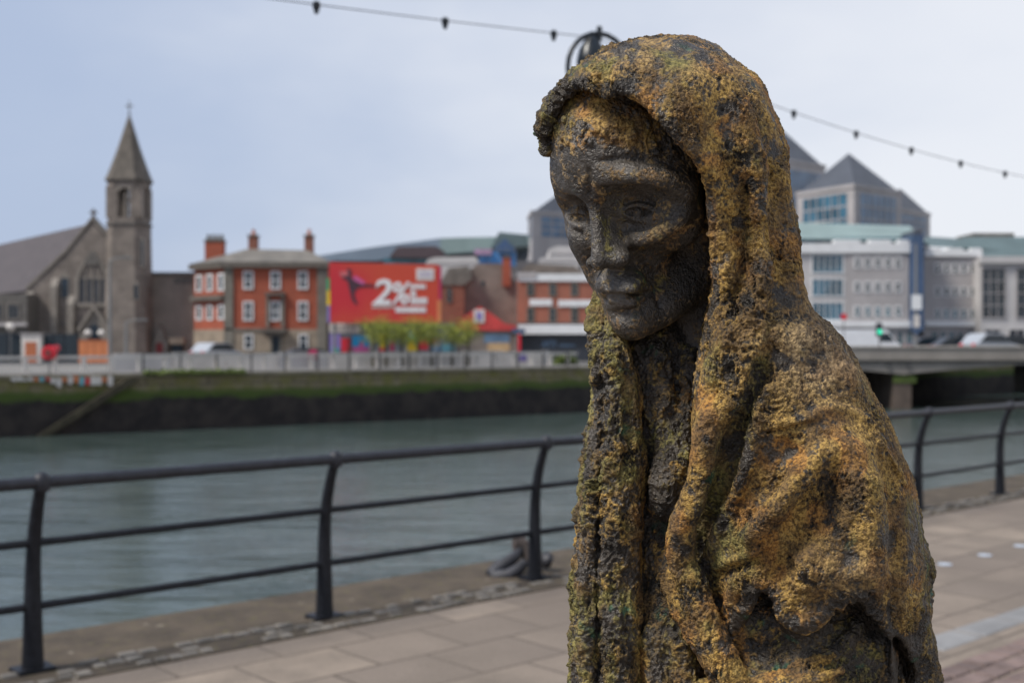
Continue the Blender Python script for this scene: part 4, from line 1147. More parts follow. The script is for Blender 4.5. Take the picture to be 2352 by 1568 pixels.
# -- billboard over the painted shopfront
TXT = {}
def text(s, h, x, y, z, m, parent, name='lettering', width=None, shear=0.0, depth=.03):
    cu = bpy.data.curves.new('t', 'FONT'); cu.body = s; cu.size = h; cu.extrude = depth; cu.shear = shear; cu.offset = h*.018
    o = bpy.data.objects.new('t', cu); COL.objects.link(o); bpy.context.view_layer.update()
    me = bpy.data.meshes.new_from_object(o.evaluated_get(bpy.context.evaluated_depsgraph_get()))
    bpy.data.objects.remove(o); bpy.data.curves.remove(cu)
    xs = [v.co.x for v in me.vertices]; k = (width/(max(xs)-min(xs))) if width else 1
    b = root_loc(parent); mn = min(xs)
    for v in me.vertices: v.co = Vector((x+(v.co.x-mn)*k, y-v.co.z, z+v.co.y))-b
    me.materials.clear(); me.materials.append(m); me.name = name
    q = bpy.data.objects.new(name, me); COL.objects.link(q); q.parent = parent; return q
def billboard():
    Y = 97.0
    r = thing('billboard', 'huge red advertising billboard with a white 2% figure', 'billboard', base(882, Y))
    ppoly([(756, 603), (1007, 609), (1008, 742), (758, 742)], Y, .5).build('poster', M['board_red'], r)
    mb = MB()
    for u0, v0, u1, v1, m in ((751, 640, 757, 668, 'greenp'), (751, 668, 758, 702, 'yellow'), (752, 702, 758, 742, 'purple'), (1008, 612, 1013, 690, 'magenta'), (1004, 690, 1013, 742, 'orange')):
        pbox(u0, v0, u1, v1, Y, .4, out=.03).build('border_panel', M[m], r)
    hu = lambda zx, zy: (743.2+.504*zx, 583.3+.504*zy)  # unused spacing helper
    lw = M['white']
    S = lambda x, y: (743.2+x*.168, 583.3+y*.168)
    u, v = S(660, 690); text('2', WZ(v-64, Y)-WZ(v, Y)+.6, WX(u, Y), Y-.04, WZ(v, Y), lw, r, 'large_figure', WX(S(935, 0)[0], Y)-WX(u, Y), .18)
    u, v = S(935, 680); text('%', WZ(v-58, Y)-WZ(v, Y)+.4, WX(u, Y), Y-.045, WZ(v, Y), lw, r, 'percent_sign', WX(S(1185, 0)[0], Y)-WX(u, Y), .12)
    # smaller lines of print, too far off to read: rows of short strokes
    rn = random.Random(8)
    for x0, y0, x1, y1 in ((1180, 420, 1400, 480), (1190, 500, 1270, 590), (1190, 600, 1420, 690), (985, 730, 1400, 805)):
        mb = MB(); x = x0
        while x < x1-8:
            w_ = rn.uniform(14, 26); a = S(x, y0); b = S(min(x+w_, x1), y1); 
            pbox(a[0], a[1], b[0], b[1], Y, .02, mb, out=.04); x += w_+5
        mb.build('small_print', lw, r)
    mb = MB(); x = 665
    while x < 980:
        a = S(x, 712); b = S(x+12, 745); pbox(a[0], a[1], b[0], b[1], Y, .02, mb, out=.04); x += 20
    mb.build('small_print', M['offwhite'], r)
    a = S(1270, 205); b = S(1510, 365)
    tg = pbox(a[0], a[1], b[0], b[1], Y, .02, out=.04).build('white_panel', M['offwhite'], r)
    mb = MB()
    for k in range(2):
        x = 1300
        while x < 1480: a = S(x, 245+50*k); b = S(x+14, 270+50*k); pbox(a[0], a[1], b[0], b[1], Y, .02, mb, out=.05); x += 24
    mb.build('panel_print', M['purple'], tg)
    # dark leaping figure printed on the left of the poster
    D = lambda pts: [S(*p) for p in pts]
    ppoly(D([(320, 210), (360, 200), (385, 250), (380, 320), (420, 350), (560, 420), (700, 425), (700, 455), (520, 460), (455, 480), (420, 540), (430, 610), (470, 680), (440, 700), (390, 640), (370, 560), (345, 460), (330, 380), (260, 340), (240, 300), (330, 300)]), Y, .02, out=.035).build('printed_figure', flat('poster_black', (.055, .02, .035)), r)
    ppoly(D([(210, 250), (330, 240), (340, 300), (240, 320)]), Y, .02, out=.04).build('printed_highlight', flat('poster_pink', (.50, .12, .13)), r)
    ppoly(D([(430, 300), (570, 390), (540, 430), (400, 350)]), Y, .02, out=.04).build('printed_highlight', M['pink'], r)
    for u in (765, 850, 930, 1000): MB().ring([(WX(u, Y), Y+.8, 0), (WX(u, Y), Y+.8, WZ(610, Y))], .12, 8).build('support_post', M['lampgrey'], r)
billboard()
def shopfront():
    Y = 98.5; V0 = CY+FPX*CAM_H/Y
    r = thing('painted_shopfront', 'low grey shopfront painted with bright mural colours under the red billboard', 'shop', base(880, Y))
    pbox(756, 742, 1075, V0, Y, 5).build('wall', M['grey_panel'], r)
    s = pbox(757, 744, 826, 764, Y, .1, out=.15).build('sign_panel', M['offwhite'], r)
    mb = MB(); 
    for i in range(6): pbox(762+i*10, 748, 768+i*10, 760, Y, .05, mb, out=.18)
    mb.build('sign_letters', M['pale2'], s)
    S = lambda x, y: (743.2+x*.168, 583.3+y*.168)
    def P(pts, m, o): ppoly([S(*p) for p in pts], Y, .05, out=o).build('mural_patch', M[m], r)
    P([(85, 1095), (235, 1095), (235, 1260), (215, 1400), (85, 1400)], 'purple', .1)
    P([(120, 1270), (200, 1290), (220, 1400), (130, 1400)], 'teal', .13)
    P([(240, 1150), (380, 1150), (380, 1365), (250, 1365)], 'red_dark', .1); P([(245, 1160), (350, 1160), (340, 1260), (310, 1360), (250, 1360)], 'red', .13)
    P([(395, 1120), (620, 1120), (620, 1270), (560, 1275), (545, 1210), (520, 1195), (495, 1210), (485, 1270), (395, 1270)], 'cyan', .1)
    P([(395, 1275), (485, 1275), (498, 1215), (540, 1215), (555, 1275), (620, 1275), (620, 1385), (430, 1385)], 'pink', .1)
    P([(765, 1100), (850, 1100), (850, 1290), (770, 1280)], 'yellow', .1); P([(760, 1290), (840, 1290), (840, 1345), (760, 1345)], 'red', .1)
    P([(905, 1200), (965, 1200), (965, 1330), (905, 1330)], 'magenta', .1)
    P([(1110, 1070), (1275, 1070), (1275, 1200), (1220, 1260), (1110, 1260)], 'greenp', .1); P([(1165, 1060), (1235, 1060), (1235, 1150), (1165, 1150)], 'aqua', .13)
    P([(1110, 1290), (1180, 1190), (1230, 1190), (1280, 1290), (1280, 1370), (1110, 1370)], 'yellow', .16)
    P([(1300, 1170), (1430, 1170), (1430, 1315), (1300, 1315)], 'red', .1)
    P([(1470, 1150), (1570, 1150), (1560, 1230), (1480, 1220)], 'red', .1); P([(1475, 1225), (1575, 1235), (1575, 1330), (1475, 1330)], 'offwhite', .1); P([(1500, 1270), (1580, 1270), (1580, 1340), (1500, 1340)], 'cyan', .13)
    P([(1620, 1230), (1960, 1230), (1960, 1360), (1620, 1360)], 'aqua', .1)
shopfront()

# -- old gabled houses right of the billboard
Y = 102.0; V0 = CY+FPX*CAM_H/Y
r = thing('gabled_house', 'narrow old brick house with a grey roof just right of the billboard', 'house', base(1035, Y))
pbox(1010, 655, 1066, V0, Y, 7).build('wall', M['brick_old'], r)
ro = ppoly([(1008, 656), (1030, 616), (1076, 612), (1085, 640), (1066, 656)], Y-.1, 7.3).build('roof', M['roof_grey'], r)
window(r, 1028, 664, 1036, 694, Y, M['pilaster'], M['glass_dark'], .08)
pbox(1076, 622, 1090, 662, Y+1.2, 1.0).build('chimney', M['brick_old'], ro)
r = thing('gabled_house', 'broad windowless gable wall of grey-brown render with a tall red chimney', 'house', base(1130, Y))
ppoly([(1060, V0), (1060, 690), (1080, 620), (1100, 606), (1150, 606), (1186, 650), (1186, V0)], Y+1, 9).build('gable_wall', M['render_grey'], r)
pbox(1106, 646, 1114, 658, Y+1, .1, out=.03).build('small_opening', M['glass_dark'], r)
c = pbox(1154, 592, 1173, 658, Y+.6, 1.2).build('chimney', M['brick'], r); pbox(1153, 588, 1174, 593, Y+.6, 1.3, out=.06).build('chimney_cap', M['cornice'], c)
r = thing('red_gabled_shed', 'shed with a red gable and round white badge beside the gable wall', 'shed', base(1110, 98))
Y = 98.0; V0 = CY+FPX*CAM_H/Y
ppoly([(1042, 760), (1046, 744), (1076, 720), (1102, 704), (1130, 722), (1160, 744), (1186, 748), (1188, 760)], Y, 6).build('gable', M['red_shed'], r)
pbox(1046, 760, 1186, V0, Y+.2, 5.5).build('wall', M['render_grey'], r)
b = pbox(1088, 712, 1113, 742, Y, .1, out=.08).build('badge', M['offwhite'], r); pbox(1094, 718, 1107, 736, Y, .1, out=.11).build('badge_print', M['purple'], b)
pbox(1112, 768, 1170, 788, Y+.2, .05, out=.05).build('window', M['glass_pale'], r)
pbox(1120, 788, 1170, 812, Y+.2, .05, out=.05).build('shutter', flat('ochre_board', (.45, .30, .16)), r)
pbox(1176, 756, 1206, 766, Y, .3, out=.2).build('awning', M['blue_tower'], r)
pbox(1190, 768, 1196, 810, Y-.2, .3).build('red_post', M['red'], r)

def brick_block():
    Y = 100.0; V0 = CY+FPX*CAM_H/Y
    r = thing('brick_building', 'orange brick building with white parapet, white sign bands and a black shopfront', 'building', base(1280, Y))
    pbox(1188, 640, 1420, 742, Y, 10).build('brick_wall', M['brick2'], r)
    pbox(1189, 742, 1420, V0, Y+.2, 9).build('shop_wall', M['black'], r)
    pbox(1191, 630, 1422, 647, Y, .4, out=.15).build('parapet', M['white'], r); pbox(1187, 626, 1232, 640, Y, .4, out=.22).build('grey_sign', M['pale2'], r)
    pbox(1216, 688, 1268, 703, Y, .1, out=.12).build('white_band', M['white'], r); pbox(1282, 690, 1400, 705, Y, .1, out=.12).build('white_band', M['white'], r)
    pbox(1190, 746, 1420, 768, Y, .4, out=.3).build('fascia', M['white'], r)
    for u in (1213, 1264, 1314, 1366):
        for v0, v1 in ((654, 678), (710, 738)):
            window(r, u, v0, u+11, v1, Y, M['pilaster'], M['glass_dark'], .12, (1, 2), .08)
    ppoly([(1186, 630), (1215, 606), (1320, 612), (1345, 632)], Y+3, 5).build('roof', M['roof_grey'], r)
    a = W(1243, 800, Y); text('ARTS', .75, a[0], Y-.02+.2, a[2]+.1, M['glass_pale'], r, 'graffiti', WX(1278, Y)-WX(1243, Y), .2)
    a = W(1284, 800, Y); text('~~~~', 1.2, a[0], Y-.02+.2, a[2]-.1, M['glass_pale'], r, 'graffiti', WX(1322, Y)-WX(1284, Y), .2, )
brick_block()

# -- long modern block behind: slate and copper roofs stepping up to the right
def back_blocks():
    Y = 150.0
    r = thing('long_roofed_building', 'long modern building with a sloping blue-grey roof behind the billboard', 'building', base(900, Y))
    V0 = CY+FPX*CAM_H/Y
    pbox(735, 604, 1216, V0, Y, 20).build('wall', M['glass_blue'], r)
    ppoly([(732, 600), (732, 588), (860, 568), (1012, 548), (1135, 545), (1216, 540), (1216, 578), (1010, 585), (860, 600)], Y-.5, 20).build('roof', M['slate_blue'], r)
    ppoly([(1010, 585), (1012, 548), (1080, 546), (1216, 544), (1216, 572), (1100, 578)], Y-.9, .39).build('copper_roof', M['green_roof'], r)
    ppoly([(894, 592), (912, 568), (1000, 566), (1018, 576), (1018, 594)], Y-8, 7).build('dark_block', M['brown_block'], r)
    pbox(880, 594, 1012, 612, Y-7, 6).build('glazed_storey', M['glass_teal'], r)
    Y = 140.
    r = thing('green_gabled_building', 'building with dark green gables and blue sheeting on its scaffold', 'building', base(1165, Y))
    V0 = CY+FPX*CAM_H/Y
    pbox(1010, 600, 1240, V0, Y+4, 12).build('wall', M['pale2'], r)
    ppoly([(1128, 570), (1146, 534), (1210, 540), (1215, 566)], Y, 10).build('gable_roof', M['green_dark'], r)
    ppoly([(1136, 572), (1160, 548), (1182, 572), (1182, 610), (1136, 610)], Y-.3, .28).build('gable_front', M['blue_tower'], r)
    pbox(1100, 578, 1186, 612, Y-1, .6).build('blue_sheeting', M['blue_sheet'], r); pbox(1140, 568, 1182, 580, Y-1.5, .4).build('blue_sheeting', M['blue_tower'], r)
    pbox(1090, 573, 1130, 586, Y-1.6, .4).build('red_banner', flat('mixed_banner', (.35, .22, .34)), r)
    mb = MB()
    for u in (1104, 1124, 1144, 1164, 1184): pbox(u, 566, u+.8, 640, Y-2, .05, mb)
    for v in (578, 592, 606): pbox(1100, v, 1188, v+.8, Y-2.02, .015, mb)
    mb.build('scaffold', M['lampgrey'], r)
    r = thing('white_rounded_building', 'white flat-roofed building with curved corners behind the gabled houses', 'building', base(1100, 130))
    Y = 130.; V0 = CY+FPX*CAM_H/Y
    ppoly([(978, V0), (978, 604), (984, 596), (1000, 592), (1092, 590), (1098, 600), (1098, V0)], Y, 9).build('wall', M['pale'], r)
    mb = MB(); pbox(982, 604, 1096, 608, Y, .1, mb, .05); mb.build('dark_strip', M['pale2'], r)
    r = thing('white_terraced_building', 'white stepped building with rounded terraces left of the statue face', 'building', base(1300, 128))
    Y = 128.; V0 = CY+FPX*CAM_H/Y
    ppoly([(1236, V0), (1236, 606), (1240, 594), (1262, 592), (1262, 572), (1280, 566), (1400, 566), (1400, V0)], Y, 14).build('wall', M['pale'], r)
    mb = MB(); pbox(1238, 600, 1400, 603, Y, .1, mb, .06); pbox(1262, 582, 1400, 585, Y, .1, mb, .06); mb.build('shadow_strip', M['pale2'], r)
    for i in range(3): window(r, 1330+i*18, 604, 1336+i*18, 622, Y, M['pale2'], M['glass_dark'], .1)
back_blocks()

def pyramid(mb, u0, u1, vb, up, vt, Y, dep):
    x0, x1, z = WX(u0, Y), WX(u1, Y), WZ(vb, Y)
    mb.add([(x0, Y, z), (x1, Y, z), (x1, Y+dep, z), (x0, Y+dep, z), (WX(up, Y+dep/2), Y+dep/2, WZ(vt, Y+dep/2))], [(0, 1, 4), (1, 2, 4), (2, 3, 4), (3, 0, 4), (3, 2, 1, 0)])
    return mb
def corner_tower(name, label, ul, uc, ur, vt, vb, up, vp, Y, pale, glass1, glass2, seen_right=True, body='tower_frame'):
    """square office tower seen on its corner: pyramid roof, pale frame, glazed faces"""
    r = thing(name, label, 'office tower', base(uc, Y))
    V0 = CY+FPX*CAM_H/Y
    C = Vector(W(uc, 0, Y)); Lf = Vector(W(ul, 0, Y+9)); Rt = Vector(W(ur, 0, Y+7)); B = Lf+Rt-C
    zt, zb = WZ(vt, Y), WZ(vb, Y)
    q = [(C.x, C.y), (Rt.x, Rt.y), (B.x, B.y), (Lf.x, Lf.y)]
    MB().hexa([(x, y, 0) for x, y in q]+[(x, y, zb) for x, y in q]).build('lower_wall', M['pale2'], r)
    core = MB().hexa([(x, y, zb) for x, y in q]+[(x, y, zt) for x, y in q]).build('frame_wall', M[pale], r)
    cx, cy = sum(x for x, y in q)/4, sum(y for x, y in q)/4
    e = [(cx+(x-cx)*1.03, cy+(y-cy)*1.03) for x, y in q]
    MB().hexa([(x, y, zt) for x, y in e]+[(x, y, zt+.5) for x, y in e]).build('eaves', M[pale], r)
    s = .93
    b = [(cx+(x-cx)*s, cy+(y-cy)*s, zt+.5) for x, y in q]
    kz = WZ(vp, cy)
    MB().add(b+[(cx, cy, kz)], [(0, 1, 4), (1, 2, 4), (2, 3, 4), (3, 0, 4), (3, 2, 1, 0)]).build('pyramid_roof', M['pyramid'], r)
    for (P0, P1, gm) in ((Lf, C, glass1), (C, Rt, glass2)):
        d = P1-P0; n = Vector((d.y, -d.x, 0)).normalized(); n = n if n.y < 0 else -n
        def fr(a, o, z): p = P0+d*a+n*o; return (p.x, p.y, z)
        z0, z1 = zb+(zt-zb)*.04, zb+(zt-zb)*.90
        MB().box(.12, .88, -.1, .06, z0, z1, fr).build('glazing', M[gm], r)
        mb = MB()
        for i in range(1, 6): mb.box(.12+.76*i/6-.006, .12+.76*i/6+.006, 0, .16, z0, z1, fr)
        for i in range(1, 3): mb.box(.12, .88, 0, .13, z0+(z1-z0)*i/3-.09, z0+(z1-z0)*i/3+.09, fr)
        mb.build('glazing_bars', M['pale2'], r)
    return r
corner_tower('office_tower', 'glass office tower with a dark pyramid roof directly right of the hood', 1830, 1962, 2070, 432, 535, 1935, 353, 150, 'pale2', 'glass_blue', 'glass_pale')
corner_tower('office_tower', 'tallest glass office tower, its pyramid roof half hidden behind the hood', 1700, 1800, 1895, 372, 535, 1800, 300, 172, 'pale2', 'glass_blue', 'glass_pale')
corner_tower('office_tower', 'lowest glass office tower at the right of the pyramid-roofed group', 2000, 2058, 2136, 486, 535, 2060, 434, 168, 'pale2', 'glass_pale', 'glass_pale')
corner_tower('office_tower', 'small glass office tower left of the statue face', 1213, 1222, 1400, 492, 545, 1312, 430, 176, 'pale2', 'glass_pale', 'glass_pale')

def right_block():
    Y = 118.0; V0 = CY+FPX*CAM_H/Y
    r = thing('office_block', 'pale stone office block with rows of small windows and a green copper roof', 'office building', base(2030, Y))
    pbox(1790, 580, 2094, V0, Y, 16).build('wall', M['pale'], r)
    pbox(1944, 587, 2086, 738, Y, .1, out=.12).build('stone_facing', M['pale2'], r)
    mb = MB(); pbox(1790, 560, 2094, 582, Y, .6, mb, .3)
    for u0, u1 in ((1915, 1974), (1995, 2045), (2062, 2086)): pbox(u0, 552, u1, 560, Y, .6, mb, .28)
    mb.build('parapet', M['white'], r)
    pbox(1800, 546, 2100, 562, Y+2, 12).build('clerestory', M['glass_blue'], r)
    a = MB(); Yr = Y+1.2
    a.hexa([W(1780, 548, Yr), W(2128, 556, Yr), W(2128, 556, Yr+14), W(1780, 548, Yr+14), W(1830, 512, Yr+5), W(2090, 530, Yr+5), W(2090, 520, Yr+12), W(1830, 512, Yr+12)])
    a.build('copper_roof', M['green_roof'], r)
    for v0, v1 in ((587, 627), (642, 680), (696, 735)):
        window(r, 1866, v0, 1935, v1, Y, M['white'], M['glass_blue'], .12, (5, 1), .1, name='glazed_bay')
    for v in (594, 650, 706):
        for i in range(5):
            u = 1964+i*23.3; window(r, u, v, u+10, v+20, Y-.12, M['white'], M['glass_dark'] if v < 700 else M['glass_teal'], .12, (1, 2), .07)
    for i, u in enumerate(range(1950, 2084, 22)):
        window(r, u, 762, u+13, V0-3, Y, M['pale2'], M['glass_teal'], .12, (2, 1), .08, name='arcade_bay')
    pbox(1790, 738, 2094, 752, Y, .4, out=.4).build('band_course', M['white'], r)
    # blue stair tower
    pbox(2096, 540, 2122, 760, Y-1, 6).build('stair_tower', M['blue_tower'], r); pbox(2100, 530, 2118, 541, Y-.8, 4).build('stair_tower_cap', M['pyramid'], r)
    r = thing('office_block', 'further pale office block with five windows a row right of the blue stair tower', 'office building', base(2200, Y+4))
    Y += 4; V0 = CY+FPX*CAM_H/Y
    pbox(2122, 588, 2252, V0, Y, 16).build('wall', M['pale2'], r)
    mb = MB(); pbox(2122, 577, 2254, 590, Y, .6, mb, .3)
    for u0, u1 in ((2126, 2160), (2176, 2210), (2230, 2252)): pbox(u0, 571, u1, 577, Y, .6, mb, .28)
    mb.build('parapet', M['white'], r)
    a = MB(); a.hexa([W(2120, 566, Y+1), W(2300, 576, Y+1), W(2300, 576, Y+14), W(2120, 566, Y+14), W(2126, 544, Y+5), W(2250, 552, Y+5), W(2250, 552, Y+12), W(2126, 544, Y+12)]); a.build('copper_roof', M['green_dark'], r)
    for v in (608, 662, 712):
        for i in range(5):
            u = 2149+i*20; window(r, u, v, u+9, v+18, Y, M['white'], M['glass_dark'] if v < 700 else M['glass_teal'], .1, (1, 2), .07)
    pbox(2122, 738, 2252, 750, Y, .4, out=.4).build('band_course', M['white'], r)
    for u in range(2140, 2240, 20): window(r, u, 762, u+11, V0-3, Y, M['pale2'], M['glass_teal'], .12, (2, 1), .08, name='arcade_bay')
    Y = 120.; V0 = CY+FPX*CAM_H/Y
    r = thing('office_block', 'dark-glazed office block with pale columns at the right edge', 'office building', base(2350, Y))
    pbox(2254, 596, 2600, V0, Y, 2.2).build('wall', M['pale'], r)
    pbox(2250, 590, 2600, 606, Y, .6, out=.4).build('cornice', M['pale'], r)
    for u0, u1 in ((2256, 2308), (2336, 2400), (2430, 2500)): window(r, u0, 618, u1, 730, Y, M['pale2'], M['glass_dark'], .15, (3, 4), .1, name='glazed_bay')
    a = MB(); a.hexa([W(2170, 592, Y+2), W(2700, 592, Y+2), W(2700, 592, Y+16), W(2170, 592, Y+16), W(2210, 545, Y+5), W(2640, 548, Y+5), W(2640, 545, Y+13), W(2210, 545, Y+13)]); a.build('mansard_roof', M['green_dark'], r)
    b = MB(); b.hexa([W(2222, 558, Y+1.4), W(2420, 560, Y+1.4), W(2420, 580, Y+.6), W(2222, 578, Y+.6), W(2232, 548, Y+5), W(2410, 548, Y+5), W(2410, 548, Y+6), W(2232, 548, Y+6)]) if 0 else pbox(2215, 572, 2600, 578, Y+1.6, .4)
    b.build('gutter', M['green_roof'], r)
    pbox(2236, 536, 2330, 546, Y+9, 5).build('plant_room', M['roof_grey'], r)
    for i, u in enumerate((2262, 2318, 2374)): window(r, u, 758, u+34, V0-4, Y, M['pale'], M['black'], .12, (2, 1), .08, name='arcade_bay')
right_block()
# buildings filling the bank behind the statue
r = plain('office_block', 'office block hidden mostly behind the cloaked statue', 'office building', 1420, 600, 1780, 125, 14, M['pale2'])

# ---------------------------------------------------------------- quay wall, balustrade and street things on the far bank
def far_wall():
    r = thing('quay_wall', 'long far quay wall with green algae line above black tidal weed', 'wall', F(20, 0, -2.75))
    MB().box(-160, 75, 0, 1.4, -7, -.06, F).build('masonry', M['quay'], r)
    MB().box(-160, 75, -.12, 1.3, -.06, .12, F).build('coping', flat('weathered_coping', (.19, .165, .115), .9, .3, 1.2), r)
    mb = MB(); s0, s1 = Fu(285), Fu(85)
    mb.prism([(s0, -.12), (s0+.7, -.12), (s1+.2, -2.9), (s1-.3, -2.9)], -.45, -.01, F)
    mb.build('slip_ramp', flat('mossy_ramp', (.06, .05, .03), .9, .4, 1.5), r)
    # painted graffiti on the wall head at the left
    pal = ['offwhite', 'orange', 'aqua', 'red_shed', 'purple', 'offwhite', 'orange']
    rn = random.Random(5); i = 0
    for u in range(30, 262, 13):
        s = Fu(u); w_ = .5*(Fu(u+13)-s)
        zt = rn.uniform(-.02, .1); zb = rn.uniform(-.5, -.25) if u > 110 else -.18
        MB().prism([(s-w_, zb+rn.uniform(0, .1)), (s+w_*rn.uniform(.5, 1), zb), (s+w_, zt-.1), (s-w_*.6, zt)], -.13-.004*i, -.05, F).build('graffiti', M[['offwhite', 'offwhite', 'orange', 'offwhite', 'orange', 'aqua', 'red_shed'][i % 7] if u > 60 else 'offwhite'], r); i += 1
    return r
far_wall()
def balustrade():
    r = thing('balustrade', 'long white balustrade along the top of the far quay', 'balustrade', F(10, .6, .12))
    a, b = -30, Fu(1338)
    MB().box(a, b, .5, .72, .86, 1.0, F).build('top_rail', M['offwhite'], r)
    MB().box(a, b, .52, .70, .12, .24, F).build('bottom_rail', M['offwhite'], r)
    n = 0; s = Fu(-10)
    while s < b:
        w_ = .17 if s < Fu(330) else .12
        MB().box(s, s+w_, .48, .74, .124, .97, F).build('post', M['offwhite'], r); n += 1; s += 1.35
    return r
balustrade()
def panels():
    r = thing('barrier', 'row of plain white barrier panels behind the far balustrade', 'barrier', F(20, 2.2, 0))
    s = Fu(290); e = Fu(1312); i = 0
    while s < e:
        L_ = 3.0
        MB().box(s+.05, min(s+L_, e)-.05, 2.2, 2.35, .15, 1.12 if i % 2 else 1.08, F).build('panel', M['offwhite'] if i % 3 else M['pale'], r); s += L_; i += 1
    MB().box(Fu(-60), e, 2.18, 2.40, .0, .15, F).build('plinth', M['concrete'], r)
    mb = MB().box(Fu(1240), Fu(1256), 2.12, 2.2, .45, 1.0, F); mb.build('poster', M['purple'], r)
panels()
def thin_fence():
    r = thing('railing', 'thin dark railing at the brink of the far quay wall', 'railing', F(20, .2, .12))
    a, b = Fu(330), Fu(1338)
    mb = MB().box(a, b, .18, .23, 1.05, 1.10, F); mb.build('rail', M['lampgrey'], r)
    s = a
    while s < b: MB().box(s, s+.07, .17, .24, .124, 1.05, F).build('post', M['iron'], r); s += 1.9
thin_fence()

def quay_lamp(u, n, vt, lab, m='lampgrey'):
    s = Fu(u); p = Vector(F(s, n, 0)); h = WZ(vt, p.y)
    r = thing('street_lamp', lab, 'street lamp', p, 'slim grey lamp posts on the far quay')
    MB().ring([p, p+Vector((0, 0, h))], [.11, .06], 10).build('pole', M[m], r, True)
    MB().ring([p+Vector((0, 0, h)), p+Vector((.3, 0, h+.12)), p+Vector((.8, -.1, h+.15))], [.05, .04, .03], 8).build('arm', M[m], r, True)
    MB().box(p.x+.6, p.x+1.15, p.y-.25, p.y+.05, h+.1, h+.2).build('lamp_head', M[m], r, bevel=.02)
quay_lamp(293, 3, 600, 'slim grey lamp post standing in front of the church tower')
quay_lamp(338, 3.5, 742, 'short grey post between the church tower and the annex')

def lifebuoy(u, n, v, lab, m, sz=.42):
    s = Fu(u); p = Vector(F(s, n, 0)); z = WZ(v, p.y)
    r = thing('lifebuoy_station', lab, 'lifebuoy station', p)
    MB().ring([p, p+Vector((0, 0, z))], .05, 8).build('post', M['lampgrey'], r)
    mb = MB(); k = 16
    pts = [(p.x+sz*math.cos(a)*(1.0), z+sz*(.85*math.sin(a)+(.12 if math.sin(a) > 0 else -.08))) for a in [2*math.pi*i/k for i in range(k)]]
    mb.prism(pts, p.y-.2, p.y+.12); mb.build('housing', M[m], r, bevel=.05)
    pts = [(p.x+sz*.5*math.cos(a), z+sz*.5*math.sin(a)) for a in [2*math.pi*i/k for i in range(k)]]
    MB().prism(pts, p.y-.23, p.y-.19).build('cover', M['red_dark' if m == 'red' else 'magenta'], r)
lifebuoy(118, .35, 811, 'bright red rounded lifebuoy housing on the far quay railing', 'red', .36)
lifebuoy(749, 1.6, 815, 'magenta rounded lifebuoy housing beside the dark parked car', 'magenta', .30)
lifebuoy(184, 4.5, 800, 'small red housing left of the orange hoarding', 'red', .16)

def car(u, Y, L_, H_, m, lab, name='parked_car', z0=0.0, van=False, ang=0.0, tail=False):
    x = WX(u, Y); r = thing(name, lab, 'van' if van else 'car', (x, Y, z0), 'vehicles on the far bank and bridge')
    w2 = .85
    if van: prof = [(-.5, .16), (.5, .16), (.5, .45), (.44, .55), (.33, .92), (.27, 1.0), (-.47, 1.0), (-.5, .9)]; roof = None
    else: prof = [(-.5, .2), (.5, .2), (.5, .45), (.46, .56), (.28, .62), (.14, .95), (.06, 1.0), (-.22, 1.0), (-.30, .95), (-.44, .64), (-.5, .58)]
    def fr(a, b, c): return (x+a*math.cos(ang)-b*math.sin(ang), Y+a*math.sin(ang)+b*math.cos(ang), z0+c)
    MB().prism([(a*L_, b*H_) for a, b in prof], -w2, w2, fr).build('body', M[m], r, bevel=.05)
    g = [(.25, .63), (.13, .92), (.06, .95), (-.21, .95), (-.28, .92), (-.40, .65)] if not van else [(.41, .58), (.32, .88), (.18, .88), (.18, .58)]
    MB().prism([(a*L_, b*H_) for a, b in g], -w2-.012, w2+.012, fr).build('side_windows', M['glass_dark'], r)
    for s in (-1, 1):
        for e in (-.31, .31):
            wh = MB(); c = fr(e*L_, s*(w2-.06), .32)
            k = [Vector(fr(e*L_, s*(w2-.12-.0), .32)), Vector(fr(e*L_, s*(w2+.03), .32))]
            wh.ring(k, .32, 18); wo = wh.build('wheel', M['tyre'], r)
            MB().ring([k[1], k[1]+(k[1]-k[0]).normalized()*.02], .19, 14).build('rim', M['silver'], wo)
        MB().box(-.502*L_, -.47*L_, s*(w2-.3)-.14, s*(w2-.3)+.14, H_*.48, H_*.6, fr).build('tail_light', M['tail'], r)
        MB().box(.47*L_, .502*L_, s*(w2-.25)-.15, s*(w2-.25)+.15, H_*.42, H_*.52, fr).build('headlight', M['white'], r)
car(497, 88.5, 2.2*.95, 1.45, 'silver', 'silver car with a rounded roof parked before the red brick house', ang=0) if 0 else car(497, 88.5, 4.2, 1.62, 'silver', 'silver car parked before the red brick house', ang=R(62))
car(716, 71.5, 4.0, 1.3, 'cardark', 'dark car parked behind the white barrier near the billboard', ang=R(20))

